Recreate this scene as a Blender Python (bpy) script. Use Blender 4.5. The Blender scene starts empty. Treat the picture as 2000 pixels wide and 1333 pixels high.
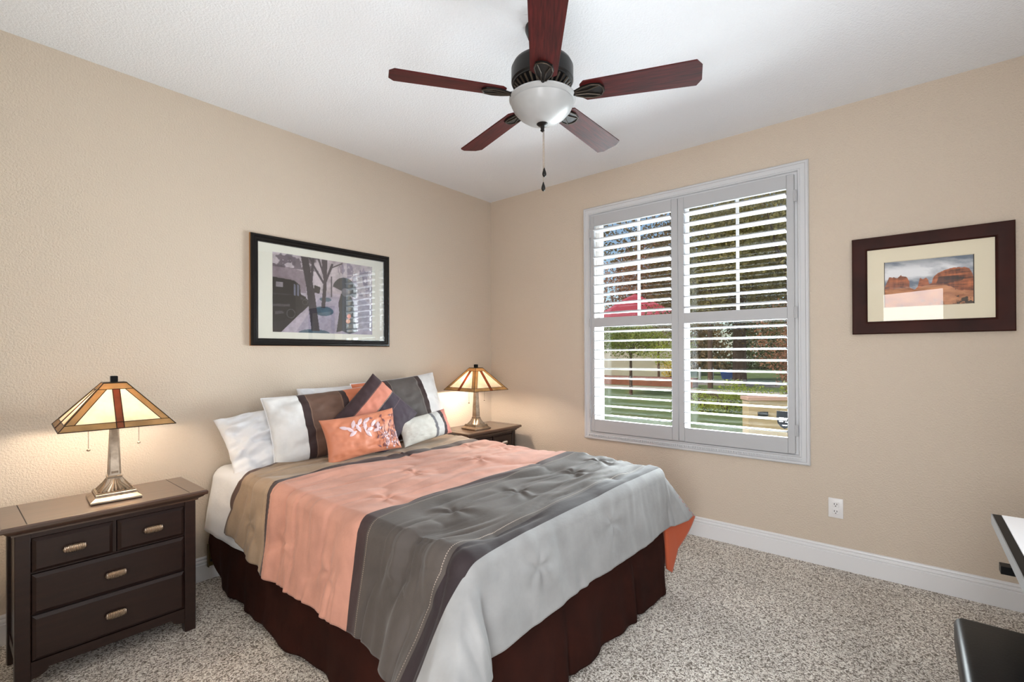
import bpy, bmesh, math, random
import numpy as np
from mathutils import Vector, Matrix

random.seed(7)
rng = np.random.default_rng(7)
SC = bpy.context.scene
COL = SC.collection
PI = math.pi
R = math.radians

# ------------------------------------------------------------------ camera
def look(yaw, pitch, roll):
    y, p, r = R(yaw), R(pitch), R(roll)
    f = Vector((math.cos(y) * math.cos(p), math.sin(y) * math.cos(p), math.sin(p)))
    s = Vector((math.sin(y), -math.cos(y), 0))
    u = s.cross(f)
    s2 = s * math.cos(r) + u * math.sin(r)
    u2 = -s * math.sin(r) + u * math.cos(r)
    return Matrix((s2, u2, -f)).transposed().to_4x4()

cd = bpy.data.cameras.new('camera')
cam = bpy.data.objects.new('camera', cd)
COL.objects.link(cam)
cam.matrix_world = Matrix.Translation((-3.4256, -3.1142, 1.2860)) @ look(39.7783, 0.1939, -0.2685)
cd.sensor_width = 36
cd.lens = 937.02 / 2000 * 36
cd.shift_y = 20.71 / 2000
cd.clip_start = 0.02
cd.clip_end = 300
SC.camera = cam

SC.view_settings.view_transform = 'Standard'
SC.view_settings.look = 'None'
SC.view_settings.gamma = 1
SC.view_settings.use_curve_mapping = False
SC.view_settings.exposure = -0.02

# ------------------------------------------------------------------ sky and lights
w = bpy.data.worlds.new('sky')
SC.world = w
w.use_nodes = True
wn = w.node_tree.nodes
sky = wn.new('ShaderNodeTexSky')
sky.sky_type = 'NISHITA'
sky.sun_disc = False
sky.sun_elevation = R(42)
sky.sun_rotation = R(250)
w.node_tree.links.new(sky.outputs[0], wn['Background'].inputs[0])
wn['Background'].inputs[1].default_value = 0.12

def light(name, kind, loc, rot, energy, color=(1, 1, 1), **kw):
    d = bpy.data.lights.new(name, kind)
    d.energy = energy
    d.color = color
    for k, v in kw.items():
        setattr(d, k, v)
    o = bpy.data.objects.new(name, d)
    COL.objects.link(o)
    o.location = loc
    o.rotation_euler = rot
    return o

# sun over the roof from behind the house, lights the garden and never enters the room
light('sun', 'SUN', (0, 0, 20), (0, R(-46), R(-28)), 3.0, (1.0, 0.95, 0.86), angle=R(0.6))
XL_ = -3.78
# daylight entering through the shuttered window
dl = light('window_daylight', 'AREA', (0.55, -1.84, 1.05), (0, R(118), 0), 440, (0.90, 0.955, 1.0),
           shape='RECTANGLE', size=1.5, size_y=1.6)
dl.visible_camera = False
# added fill light, set in an invented window opening behind the camera
dl2 = light('rear_fill_light', 'AREA', (-2.2, -4.08, 1.55), (R(94), 0, 0), 26, (0.94, 0.97, 1.0),
            shape='RECTANGLE', size=1.4, size_y=1.3)
dl2.visible_camera = False
# added fill light standing in the doorway opened beside the camera
light('doorway_fill_light', 'AREA', (XL_ - .30, -3.12, 1.15), (0, R(-90), R(34)), 62, (0.97, 0.985, 1.0), shape='RECTANGLE', size=1.7, size_y=.66)

# ------------------------------------------------------------------ helpers
def C(r, g, b, a=1.0):
    def f(c):
        c /= 255.0
        return c / 12.92 if c <= 0.04045 else ((c + 0.055) / 1.055) ** 2.4
    return (f(r), f(g), f(b), a)

class MB:
    """collects shapes and links them as one mesh object"""
    def __init__(s):
        s.bm = bmesh.new()
        s.M = Matrix.Identity(4)
    def _fin(s, verts, faces, mat):
        for f in faces:
            f.material_index = mat
        if s.M != Matrix.Identity(4):
            for v in verts:
                v.co = s.M @ v.co
    def box(s, x0, x1, y0, y1, z0, z1, bevel=0.0, mat=0, seg=1, rot=None):
        r = bmesh.ops.create_cube(s.bm, size=1.0)
        vs = r['verts']
        c = Vector(((x0 + x1) / 2, (y0 + y1) / 2, (z0 + z1) / 2))
        d = (abs(x1 - x0), abs(y1 - y0), abs(z1 - z0))
        for v in vs:
            v.co = Vector((v.co.x * d[0], v.co.y * d[1], v.co.z * d[2]))
        if bevel > 0:
            es = list({e for v in vs for e in v.link_edges})
            g = bmesh.ops.bevel(s.bm, geom=es, offset=min(bevel, min(d) * .49), segments=seg, affect='EDGES', profile=.5)
            vs = list({v for f in g['faces'] for v in f.verts} | {v for v in vs if v.is_valid})
        fs = list({f for v in vs for f in v.link_faces})
        for v in vs:
            v.co = (rot @ v.co if rot else v.co) + c
        s._fin(vs, fs, mat)
    def mesh(s, pts, faces, mat=0):
        vs = [s.bm.verts.new(Vector(p)) for p in pts]
        fs = []
        for f in faces:
            try:
                fs.append(s.bm.faces.new([vs[i] for i in f]))
            except ValueError:
                pass
        s._fin(vs, fs, mat)
    def lathe(s, prof, c=(0, 0, 0), n=32, mat=0, caps=True):
        pts, faces = [], []
        for (r, z) in prof:
            for k in range(n):
                a = 2 * PI * k / n
                pts.append((c[0] + r * math.cos(a), c[1] + r * math.sin(a), c[2] + z))
        for i in range(len(prof) - 1):
            for k in range(n):
                k2 = (k + 1) % n
                faces.append((i * n + k, i * n + k2, (i + 1) * n + k2, (i + 1) * n + k))
        if caps:
            faces.append(tuple(range(n - 1, -1, -1)))
            faces.append(tuple((len(prof) - 1) * n + k for k in range(n)))
        s.mesh(pts, faces, mat)
    def square_lathe(s, prof, c=(0, 0, 0), mat=0):
        """stack of centred squares (half width, z)"""
        pts, faces = [], []
        for (h, z) in prof:
            for a, b in ((-1, -1), (1, -1), (1, 1), (-1, 1)):
                pts.append((c[0] + a * h, c[1] + b * h, c[2] + z))
        for i in range(len(prof) - 1):
            for k in range(4):
                k2 = (k + 1) % 4
                faces.append((i * 4 + k, i * 4 + k2, i * 4 + 4 + k2, i * 4 + 4 + k))
        faces.append((3, 2, 1, 0))
        m = (len(prof) - 1) * 4
        faces.append((m, m + 1, m + 2, m + 3))
        s.mesh(pts, faces, mat)
    def tube(s, path, r, n=8, mat=0):
        path = [Vector(p) for p in path]
        pts, faces = [], []
        for i, p in enumerate(path):
            t = (path[min(i + 1, len(path) - 1)] - path[max(i - 1, 0)]).normalized()
            a = Vector((0, 0, 1)) if abs(t.z) < .9 else Vector((1, 0, 0))
            x = t.cross(a).normalized()
            y = t.cross(x)
            rr = r[i] if isinstance(r, (list, tuple)) else r
            for k in range(n):
                q = 2 * PI * k / n
                pts.append(p + x * rr * math.cos(q) + y * rr * math.sin(q))
        for i in range(len(path) - 1):
            for k in range(n):
                k2 = (k + 1) % n
                faces.append((i * n + k, i * n + k2, i * n + n + k2, i * n + n + k))
        faces.append(tuple(range(n)))
        faces.append(tuple((len(path) - 1) * n + k for k in range(n - 1, -1, -1)))
        s.mesh(pts, faces, mat)
    def ball(s, c, r, seg=12, ring=8, mat=0, sc=(1, 1, 1)):
        prof = []
        pts, faces = [], []
        for i in range(ring + 1):
            t = PI * i / ring
            for k in range(seg):
                a = 2 * PI * k / seg
                pts.append((c[0] + sc[0] * r * math.sin(t) * math.cos(a), c[1] + sc[1] * r * math.sin(t) * math.sin(a), c[2] - sc[2] * r * math.cos(t)))
        for i in range(ring):
            for k in range(seg):
                k2 = (k + 1) % seg
                faces.append((i * seg + k, i * seg + k2, i * seg + seg + k2, i * seg + seg + k))
        s.mesh(pts, faces, mat)
    def prism(s, poly, z0, z1, f=None, mat=0):
        """polygon (a, b) extruded z0..z1; f maps (a, b, z) to xyz"""
        f = f or (lambda a, b, z: (a, b, z))
        n = len(poly)
        pts = [f(a, b, z0) for a, b in poly] + [f(a, b, z1) for a, b in poly]
        faces = [tuple(range(n - 1, -1, -1)), tuple(range(n, 2 * n))]
        for k in range(n):
            k2 = (k + 1) % n
            faces.append((k, k2, n + k2, n + k))
        s.mesh(pts, faces, mat)
    def ring(s, rect, prof, f, mat=0):
        """mitred frame: rect (a0, a1, b0, b1), prof list of (inset, depth) closed loop; f(a, b, d) to xyz"""
        a0, a1, b0, b1 = rect
        pts, faces = [], []
        n = len(prof)
        for ci in range(4):
            for (i, d) in prof:
                a = (a0 + i) if ci in (0, 3) else (a1 - i)
                b = (b0 + i) if ci in (0, 1) else (b1 - i)
                pts.append(f(a, b, d))
        for ci in range(4):
            c2 = (ci + 1) % 4
            for k in range(n):
                k2 = (k + 1) % n
                faces.append((ci * n + k, c2 * n + k, c2 * n + k2, ci * n + k2))
        s.mesh(pts, faces, mat)
    def build(s, name, mats, parent=None, loc=(0, 0, 0), smooth=40, recalc=True):
        if recalc:
            bmesh.ops.recalc_face_normals(s.bm, faces=s.bm.faces[:])
        me = bpy.data.meshes.new(name)
        s.bm.to_mesh(me)
        s.bm.free()
        for m in (mats if isinstance(mats, (list, tuple)) else [mats]):
            me.materials.append(m)
        if smooth:
            me.shade_smooth()
            me.set_sharp_from_angle(angle=R(smooth))
        o = bpy.data.objects.new(name, me)
        COL.objects.link(o)
        o.location = loc
        if parent:
            o.parent = parent
        return o

def tag(o, label=None, cat=None, group=None, kind=None):
    if label: o['label'] = label
    if cat: o['category'] = cat
    if group: o['group'] = group
    if kind: o['kind'] = kind
    return o

def empty(name, loc, label=None, cat=None, group=None, rz=0, kind=None):
    o = bpy.data.objects.new(name, None)
    o.empty_display_size = .05
    COL.objects.link(o)
    o.location = loc
    o.rotation_euler = (0, 0, rz)
    return tag(o, label, cat, group, kind)

def kids(o):
    return [c for c in bpy.data.objects if c.parent == o]

def copy_tree(o, parent=None):
    c = o.copy()
    COL.objects.link(c)
    if parent:
        c.parent = parent
    for ch in kids(o):
        copy_tree(ch, c)
    return c

def grid_obj(name, P, mats, parent=None, uv=None, midx=None, smooth=True, loc=(0, 0, 0)):
    """P: (n, m, 3) array of points as a quad grid"""
    n, m = P.shape[:2]
    idx = np.arange(n * m).reshape(n, m)
    F = np.stack([idx[:-1, :-1], idx[1:, :-1], idx[1:, 1:], idx[:-1, 1:]], -1).reshape(-1, 4)
    me = bpy.data.meshes.new(name)
    me.from_pydata((P.reshape(-1, 3) - np.array(loc)).tolist(), [], F.tolist())
    for mt in (mats if isinstance(mats, (list, tuple)) else [mats]):
        me.materials.append(mt)
    if uv is not None:
        l = me.uv_layers.new(name='UVMap')
        l.data.foreach_set('uv', uv.reshape(-1, 2)[F.reshape(-1)].astype(np.float32).reshape(-1))
    if smooth:
        me.shade_smooth()
    o = bpy.data.objects.new(name, me)
    COL.objects.link(o)
    o.location = loc
    if parent:
        o.parent = parent
    return o

def _hash(ix, iy, s):
    h = (ix.astype(np.int64) * 374761393 + iy.astype(np.int64) * 668265263 + s * 974711) & 0x7fffffff
    h = ((h ^ (h >> 13)) * 1274126177) & 0x7fffffff
    return ((h ^ (h >> 16)) & 0xffff) / 65535.0

def vnoise(x, y, s=0):
    ix, iy = np.floor(x), np.floor(y)
    fx, fy = x - ix, y - iy
    fx, fy = fx * fx * fx * (fx * (fx * 6 - 15) + 10), fy * fy * fy * (fy * (fy * 6 - 15) + 10)
    a, b = _hash(ix, iy, s), _hash(ix + 1, iy, s)
    c, d = _hash(ix, iy + 1, s), _hash(ix + 1, iy + 1, s)
    return (a + (b - a) * fx) * (1 - fy) + (c + (d - c) * fx) * fy - .5

def sstep(t):
    t = np.clip(t, 0, 1)
    return t * t * (3 - 2 * t)

def normals(P):
    du = np.gradient(P, axis=0)
    dv = np.gradient(P, axis=1)
    n = np.cross(du, dv)
    return n / (np.linalg.norm(n, axis=-1, keepdims=True) + 1e-12)

# ------------------------------------------------------------------ materials
def mat(name, color, rough=.6, metal=0.0, spec=.5, bump=None, vary=None, coat=0.0, sheen=0.0, coord='Object'):
    """bump=(scale, strength, distance[, stretch]); vary=(scale, colour2, amount[, stretch])"""
    m = bpy.data.materials.new(name)
    m.use_nodes = True
    nt = m.node_tree
    N, L = nt.nodes, nt.links
    b = N['Principled BSDF']
    b.inputs['Base Color'].default_value = color
    b.inputs['Roughness'].default_value = rough
    b.inputs['Metallic'].default_value = metal
    b.inputs['Specular IOR Level'].default_value = spec
    b.inputs['Coat Weight'].default_value = coat
    b.inputs['Coat Roughness'].default_value = .15
    b.inputs['Sheen Weight'].default_value = sheen
    tc = N.new('ShaderNodeTexCoord')
    def noise(scale, stretch=None, detail=3.0, rough_=.6):
        n = N.new('ShaderNodeTexNoise')
        n.inputs['Scale'].default_value = scale
        n.inputs['Detail'].default_value = detail
        n.inputs['Roughness'].default_value = rough_
        if stretch:
            mp = N.new('ShaderNodeMapping')
            mp.inputs['Scale'].default_value = stretch
            L.new(tc.outputs[coord], mp.inputs[0])
            L.new(mp.outputs[0], n.inputs['Vector'])
        else:
            L.new(tc.outputs[coord], n.inputs['Vector'])
        return n
    if vary:
        n = noise(vary[0], vary[3] if len(vary) > 3 else None)
        rp = N.new('ShaderNodeValToRGB')
        rp.color_ramp.elements[0].position = .5 - .5 * vary[2] if len(vary) > 2 else .3
        rp.color_ramp.elements[1].position = .5 + .5 * vary[2] if len(vary) > 2 else .7
        rp.color_ramp.elements[0].color = color
        rp.color_ramp.elements[1].color = vary[1]
        L.new(n.outputs[0], rp.inputs[0])
        L.new(rp.outputs[0], b.inputs['Base Color'])
    if bump:
        n = noise(bump[0], bump[3] if len(bump) > 3 else None)
        bp = N.new('ShaderNodeBump')
        bp.inputs['Strength'].default_value = bump[1]
        bp.inputs['Distance'].default_value = bump[2]
        L.new(n.outputs[0], bp.inputs['Height'])
        L.new(bp.outputs[0], b.inputs['Normal'])
    return m

def stripe_mat(name, stops, axis=0, rough=.75, sheen=.08, blotch=.12, stitches=(), bump=(45, .18, .004), stretch=(1, 1, 1)):
    """woven stripes along one UV axis; stops: list of (position, colour) constant ramp"""
    m = bpy.data.materials.new(name)
    m.use_nodes = True
    N, L = m.node_tree.nodes, m.node_tree.links
    b = N['Principled BSDF']
    b.inputs['Roughness'].default_value = rough
    b.inputs['Sheen Weight'].default_value = sheen
    b.inputs['Specular IOR Level'].default_value = .3
    tc = N.new('ShaderNodeTexCoord')
    sp = N.new('ShaderNodeSeparateXYZ')
    L.new(tc.outputs['UV'], sp.inputs[0])
    rp = N.new('ShaderNodeValToRGB')
    cr = rp.color_ramp
    cr.interpolation = 'CONSTANT'
    cr.elements[0].position = 0
    cr.elements[0].color = stops[0][1]
    cr.elements[1].position = stops[1][0]
    cr.elements[1].color = stops[1][1]
    for p, c in stops[2:]:
        e = cr.elements.new(p)
        e.color = c
    L.new(sp.outputs[axis], rp.inputs[0])
    n = N.new('ShaderNodeTexNoise')
    n.inputs['Scale'].default_value = 9
    n.inputs['Detail'].default_value = 4
    L.new(tc.outputs['Object'], n.inputs['Vector'])
    mr = N.new('ShaderNodeMapRange')
    mr.inputs[1].default_value, mr.inputs[2].default_value = .3, .7
    mr.inputs[3].default_value, mr.inputs[4].default_value = 1 - blotch, 1 + blotch
    L.new(n.outputs[0], mr.inputs[0])
    mx = N.new('ShaderNodeMix')
    mx.data_type = 'RGBA'
    mx.blend_type = 'MULTIPLY'
    mx.inputs[0].default_value = 1
    L.new(rp.outputs[0], mx.inputs[6])
    L.new(mr.outputs[0], mx.inputs[7])
    out = mx.outputs[2]
    for (pos, wd, freq, col) in stitches:
        o = 1 - axis
        s1 = N.new('ShaderNodeMath'); s1.operation = 'COMPARE'
        s1.inputs[1].default_value, s1.inputs[2].default_value = pos, wd
        L.new(sp.outputs[axis], s1.inputs[0])
        s2 = N.new('ShaderNodeMath'); s2.operation = 'MULTIPLY'; s2.inputs[1].default_value = freq
        L.new(sp.outputs[o], s2.inputs[0])
        s3 = N.new('ShaderNodeMath'); s3.operation = 'FRACT'
        L.new(s2.outputs[0], s3.inputs[0])
        s4 = N.new('ShaderNodeMath'); s4.operation = 'GREATER_THAN'; s4.inputs[1].default_value = .4
        L.new(s3.outputs[0], s4.inputs[0])
        s5 = N.new('ShaderNodeMath'); s5.operation = 'MULTIPLY'
        L.new(s1.outputs[0], s5.inputs[0]); L.new(s4.outputs[0], s5.inputs[1])
        m2 = N.new('ShaderNodeMix'); m2.data_type = 'RGBA'
        L.new(s5.outputs[0], m2.inputs[0]); L.new(out, m2.inputs[6])
        m2.inputs[7].default_value = col
        out = m2.outputs[2]
    L.new(out, b.inputs['Base Color'])
    nb = N.new('ShaderNodeTexNoise')
    nb.inputs['Scale'].default_value = bump[0]
    nb.inputs['Detail'].default_value = 4
    mp = N.new('ShaderNodeMapping')
    mp.inputs['Scale'].default_value = stretch
    L.new(tc.outputs['Object'], mp.inputs[0])
    L.new(mp.outputs[0], nb.inputs['Vector'])
    bp = N.new('ShaderNodeBump')
    bp.inputs['Strength'].default_value = bump[1]
    bp.inputs['Distance'].default_value = bump[2]
    L.new(nb.outputs[0], bp.inputs['Height'])
    L.new(bp.outputs[0], b.inputs['Normal'])
    return m

def attr_mat(name, rough=.5):
    m = bpy.data.materials.new(name)
    m.use_nodes = True
    N, L = m.node_tree.nodes, m.node_tree.links
    a = N.new('ShaderNodeAttribute')
    a.attribute_name = 'ink'
    L.new(a.outputs['Color'], N['Principled BSDF'].inputs['Base Color'])
    N['Principled BSDF'].inputs['Roughness'].default_value = rough
    return m

def glass_mat(name, tint=(1, 1, 1, 1), gloss=1.0, ior=1.45):
    m = bpy.data.materials.new(name)
    m.use_nodes = True
    N, L = m.node_tree.nodes, m.node_tree.links
    N.remove(N['Principled BSDF'])
    t = N.new('ShaderNodeBsdfTransparent'); t.inputs[0].default_value = tint
    g = N.new('ShaderNodeBsdfGlossy'); g.inputs['Roughness'].default_value = 0.005
    fr = N.new('ShaderNodeFresnel'); fr.inputs[0].default_value = ior
    mu = N.new('ShaderNodeMath'); mu.operation = 'MULTIPLY'; mu.inputs[1].default_value = gloss
    mx = N.new('ShaderNodeMixShader')
    L.new(fr.outputs[0], mu.inputs[0]); L.new(mu.outputs[0], mx.inputs[0])
    L.new(t.outputs[0], mx.inputs[1]); L.new(g.outputs[0], mx.inputs[2])
    L.new(mx.outputs[0], N['Material Output'].inputs[0])
    return m

def lampglass_mat(name, color, transl=.6):
    m = bpy.data.materials.new(name)
    m.use_nodes = True
    N, L = m.node_tree.nodes, m.node_tree.links
    b = N['Principled BSDF']
    b.inputs['Base Color'].default_value = color
    b.inputs['Roughness'].default_value = .25
    t = N.new('ShaderNodeBsdfTranslucent'); t.inputs[0].default_value = color
    n = N.new('ShaderNodeTexNoise'); n.inputs['Scale'].default_value = 14; n.inputs['Detail'].default_value = 3
    tc = N.new('ShaderNodeTexCoord'); L.new(tc.outputs['Object'], n.inputs['Vector'])
    mr = N.new('ShaderNodeMapRange')
    mr.inputs[1].default_value, mr.inputs[2].default_value = .3, .7
    mr.inputs[3].default_value, mr.inputs[4].default_value = .72, 1.1
    L.new(n.outputs[0], mr.inputs[0])
    mc = N.new('ShaderNodeMix'); mc.data_type = 'RGBA'; mc.blend_type = 'MULTIPLY'; mc.inputs[0].default_value = 1
    mc.inputs[6].default_value = color; L.new(mr.outputs[0], mc.inputs[7])
    L.new(mc.outputs[2], t.inputs[0]); L.new(mc.outputs[2], b.inputs['Base Color'])
    mx = N.new('ShaderNodeMixShader'); mx.inputs[0].default_value = transl
    L.new(b.outputs[0], mx.inputs[1]); L.new(t.outputs[0], mx.inputs[2])
    L.new(mx.outputs[0], N['Material Output'].inputs[0])
    return m

def emit_mat(name, color, strength):
    m = bpy.data.materials.new(name)
    m.use_nodes = True
    b = m.node_tree.nodes['Principled BSDF']
    b.inputs['Base Color'].default_value = color
    b.inputs['Emission Color'].default_value = color
    b.inputs['Emission Strength'].default_value = strength
    return m

M = {}
M['wall'] = mat('beige_wall_paint', C(206, 192, 176), .85, spec=.25, bump=(115, 1.0, .005))
M['ceiling'] = mat('white_ceiling_paint', C(238, 242, 247), .9, spec=.2, bump=(105, .8, .005))
M['trim'] = mat('white_trim_paint', C(222, 222, 224), .35)
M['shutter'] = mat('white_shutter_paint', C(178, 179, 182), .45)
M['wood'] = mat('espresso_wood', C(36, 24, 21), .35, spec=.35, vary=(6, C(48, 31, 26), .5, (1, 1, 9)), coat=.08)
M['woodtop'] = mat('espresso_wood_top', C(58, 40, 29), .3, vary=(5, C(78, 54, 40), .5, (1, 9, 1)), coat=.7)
M['nickel'] = mat('brushed_nickel', C(196, 178, 160), .32, 1.0, bump=(200, .1, .001))
M['pewter'] = mat('antique_pewter', C(176, 160, 142), .34, 1.0, vary=(18, C(120, 106, 92), .5))
M['lead'] = mat('dark_bronze_came', C(58, 44, 32), .45, .7)
M['bronze'] = mat('oil_rubbed_bronze', C(34, 32, 31), .42, .6, bump=(60, .15, .002))
M['bronzetrim'] = mat('worn_bronze', C(66, 58, 50), .42, .7)
M['blade'] = mat('cherry_blade', C(88, 27, 26), .5, spec=.15, vary=(7, C(36, 11, 13), .5, (1.2, 16, 16)))
M['bowl'] = mat('alabaster_glass', C(178, 179, 180), .35, vary=(6, C(146, 147, 148), .6))
M['black'] = mat('black_paint', C(12, 11, 12), .4, spec=.1)
M['blackwood'] = mat('black_frame_lacquer', C(14, 12, 12), .25, spec=.35)
M['frameside'] = mat('raw_frame_edge', C(176, 122, 72), .6)
M['cherry'] = mat('dark_cherry_frame', C(64, 27, 19), .45, spec=.12, vary=(5, C(34, 15, 11), .6))
M['matboard'] = mat('white_mat_board', C(226, 226, 216), .9)
M['creammat'] = mat('cream_mat_board', C(226, 217, 194), .9)
M['print'] = attr_mat('printed_paper', .6)
M['pglass'] = glass_mat('picture_glass', gloss=4.0)
M['wglass'] = glass_mat('window_glass', tint=(.96, .98, .97, 1), gloss=.7)
M['plastic'] = mat('white_plastic', C(228, 226, 226), .35)
M['slot'] = mat('dark_slot', C(36, 34, 34), .7)
M['steel'] = mat('steel_bed_frame', C(92, 76, 44), .5, .6)
M['mattress'] = mat('white_mattress', C(220, 220, 220), .9)
M['sheet'] = mat('white_cotton_sheet', C(232, 233, 236), .85, sheen=.2, bump=(30, .25, .006))
M['skirt'] = mat('brown_velvet_skirt', C(54, 24, 17), .85, spec=.12, vary=(5, C(34, 15, 11), .6), bump=(25, .2, .004))
M['lining'] = mat('rust_lining', C(176, 78, 42), .75, sheen=.2, bump=(30, .2, .004))
M['leather'] = mat('black_leather', C(10, 10, 11), .36, spec=.14, bump=(120, .12, .002))
M['deskwhite'] = mat('white_desk_top', C(238, 238, 240), .25)
M['silver'] = mat('silver_edge', C(150, 152, 155), .4, .6)
M['bulb'] = emit_mat('lit_bulb', (1.0, .84, .66, 1), 190)
M['cream'] = lampglass_mat('cream_art_glass', C(252, 243, 226), .8)
M['amber'] = lampglass_mat('amber_art_glass', C(184, 150, 102), .36)
M['rust'] = lampglass_mat('rust_art_glass', C(150, 82, 46), .34)

# carpet
def carpet():
    m = bpy.data.materials.new('frieze_carpet')
    m.use_nodes = True
    N, L = m.node_tree.nodes, m.node_tree.links
    b = N['Principled BSDF']
    b.inputs['Roughness'].default_value = .95
    b.inputs['Specular IOR Level'].default_value = .1
    tc = N.new('ShaderNodeTexCoord')
    n0 = N.new('ShaderNodeTexNoise'); n0.inputs['Scale'].default_value = 70; n0.inputs['Detail'].default_value = 2
    L.new(tc.outputs['Object'], n0.inputs['Vector'])
    wa = N.new('ShaderNodeVectorMath'); wa.operation = 'MULTIPLY_ADD'
    L.new(n0.outputs['Color'], wa.inputs[0]); wa.inputs[1].default_value = (.02, .02, 0); L.new(tc.outputs['Object'], wa.inputs[2])
    vo = N.new('ShaderNodeTexVoronoi'); vo.inputs['Scale'].default_value = 205
    L.new(wa.outputs[0], vo.inputs['Vector'])
    sx = N.new('ShaderNodeSeparateColor'); L.new(vo.outputs['Color'], sx.inputs[0])
    n = N.new('ShaderNodeMath'); n.operation = 'MULTIPLY_ADD'
    L.new(vo.outputs['Distance'], n.inputs[0]); n.inputs[1].default_value = -.35; L.new(sx.outputs[0], n.inputs[2])
    rp = N.new('ShaderNodeValToRGB')
    e = rp.color_ramp.elements
    e[0].position, e[0].color = .0, C(124, 115, 106)
    e[1].position, e[1].color = .85, C(252, 248, 241)
    x = e.new(.35); x.color = C(216, 207, 197)
    L.new(n.outputs[0], rp.inputs[0])
    n2 = N.new('ShaderNodeTexNoise'); n2.inputs['Scale'].default_value = 2.6; n2.inputs['Detail'].default_value = 3
    L.new(tc.outputs['Object'], n2.inputs['Vector'])
    mr = N.new('ShaderNodeMapRange')
    mr.inputs[1].default_value, mr.inputs[2].default_value = .3, .7
    mr.inputs[3].default_value, mr.inputs[4].default_value = .9, 1.08
    L.new(n2.outputs[0], mr.inputs[0])
    mx = N.new('ShaderNodeMix'); mx.data_type = 'RGBA'; mx.blend_type = 'MULTIPLY'; mx.inputs[0].default_value = 1
    L.new(rp.outputs[0], mx.inputs[6]); L.new(mr.outputs[0], mx.inputs[7])
    L.new(mx.outputs[2], b.inputs['Base Color'])
    bp = N.new('ShaderNodeBump'); bp.inputs['Strength'].default_value = .7; bp.inputs['Distance'].default_value = .008
    L.new(n.outputs[0], bp.inputs['Height']); L.new(bp.outputs[0], b.inputs['Normal'])
    return m
M['carpet'] = carpet()

# ------------------------------------------------------------------ room shell
H = 2.74
XL, YF, T = -3.78, -3.95, .16
def struct(name, mb, m, parent=None, **kw):
    o = mb.build(name, m, parent, **kw)
    if not parent:
        o['kind'] = 'structure'
    return o

b = MB(); b.box(XL - T, T, YF - T, T, -.14, 0); struct('floor', b, M['carpet'])
b = MB(); b.box(XL - T, T, YF - T, T, H, H + .2); struct('ceiling', b, M['ceiling'])
b = MB(); b.box(XL - T, T, 0, T, 0, H); struct('wall_back', b, M['wall'])
def wall_hole(name, f, a0, a1, ha0, ha1, hb0, hb1):
    """wall in plane (a, b) with one opening; f(a0, a1, b0, b1) adds a slab"""
    m = MB()
    for q in ((a0, ha0, 0, H), (ha1, a1, 0, H), (ha0, ha1, 0, hb0), (ha0, ha1, hb1, H)):
        if q[1] > q[0] and q[3] > q[2]:
            f(m, *q)
    return struct(name, m, M['wall'])
WY0, WY1, WZ0, WZ1 = -2.555, -1.113, .652, 2.392
wall_hole('wall_right', lambda m, a, c, d, e: m.box(0, T, a, c, d, e), YF - T, 0, WY0, WY1, WZ0, WZ1)
wall_hole('wall_front', lambda m, a, c, d, e: m.box(a, c, YF - T, YF, d, e), XL - T, 0, -2.9, -1.5, .95, 2.25)
wall_hole('wall_left', lambda m, a, c, d, e: m.box(XL - T, XL, a, c, d, e), YF, 0, -3.42, -2.70, 0, 2.03)

def baseboard(name, f, a0, a1):
    """moulded skirting; f(a, d, z) maps run, depth, height"""
    prof = [(0, 0), (.016, 0), (.016, .090), (.010, .093), (.010, .097), (.014, .101), (.013, .108), (.007, .113), (.007, .117), (.010, .121), (.008, .128), (.004, .131), (0, .132)]
    m = MB()
    pts = [f(a0, d, z) for d, z in prof] + [f(a1, d, z) for d, z in prof]
    n = len(prof)
    m.mesh(pts, [tuple(range(n)), tuple(range(2 * n - 1, n - 1, -1))] + [(k, (k + 1) % n, n + (k + 1) % n, n + k) for k in range(n)])
    struct(name, m, M['trim'], smooth=25)
baseboard('baseboard_back', lambda a, d, z: (a, -d, z), XL, 0)
baseboard('baseboard_right', lambda a, d, z: (-d, a, z), YF, 0)
baseboard('baseboard_front', lambda a, d, z: (a, YF + d, z), XL, 0)
baseboard('baseboard_left', lambda a, d, z: (XL + d, a, z), -2.63, 0)

# door behind the camera, casing seen in picture glass, leaf opened for added light
fx = lambda a, bb, d: (XL + d, a, bb)
dr = empty('door_1', (XL - T, -3.40, 0), kind='structure')
b = MB(); b.box(-.72, 0, -.04, 0, .01, 2.02)
for (z0, z1) in ((.25, .95), (1.08, 1.85)):
    for (a0, a1) in ((-.64, -.40), (-.32, -.08)):
        b.ring((a0, a1, z0, z1), [(0, 0), (.02, .008), (.03, 0)], lambda a, bb, d: (a, d, bb))
b.build('door_leaf', M['trim'], dr)
b = MB(); b.tube([(-.66, 0, .95), (-.66, .05, .95)], .012, 12); b.ball((-.66, .06, .95), .028)
b.build('door_knob', M['nickel'], dr)
b = MB()
prof = [(0, 0), (0, .012), (.02, .018), (.06, .018), (.07, .008), (.07, 0)]
b.ring((-3.49, -2.63, -.6, 2.10), prof, fx)
bmesh.ops.bisect_plane(b.bm, geom=b.bm.verts[:] + b.bm.edges[:] + b.bm.faces[:], plane_co=(0, 0, 0), plane_no=(0, 0, -1), clear_outer=True)
struct('trim_1', b, M['trim'])

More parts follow.
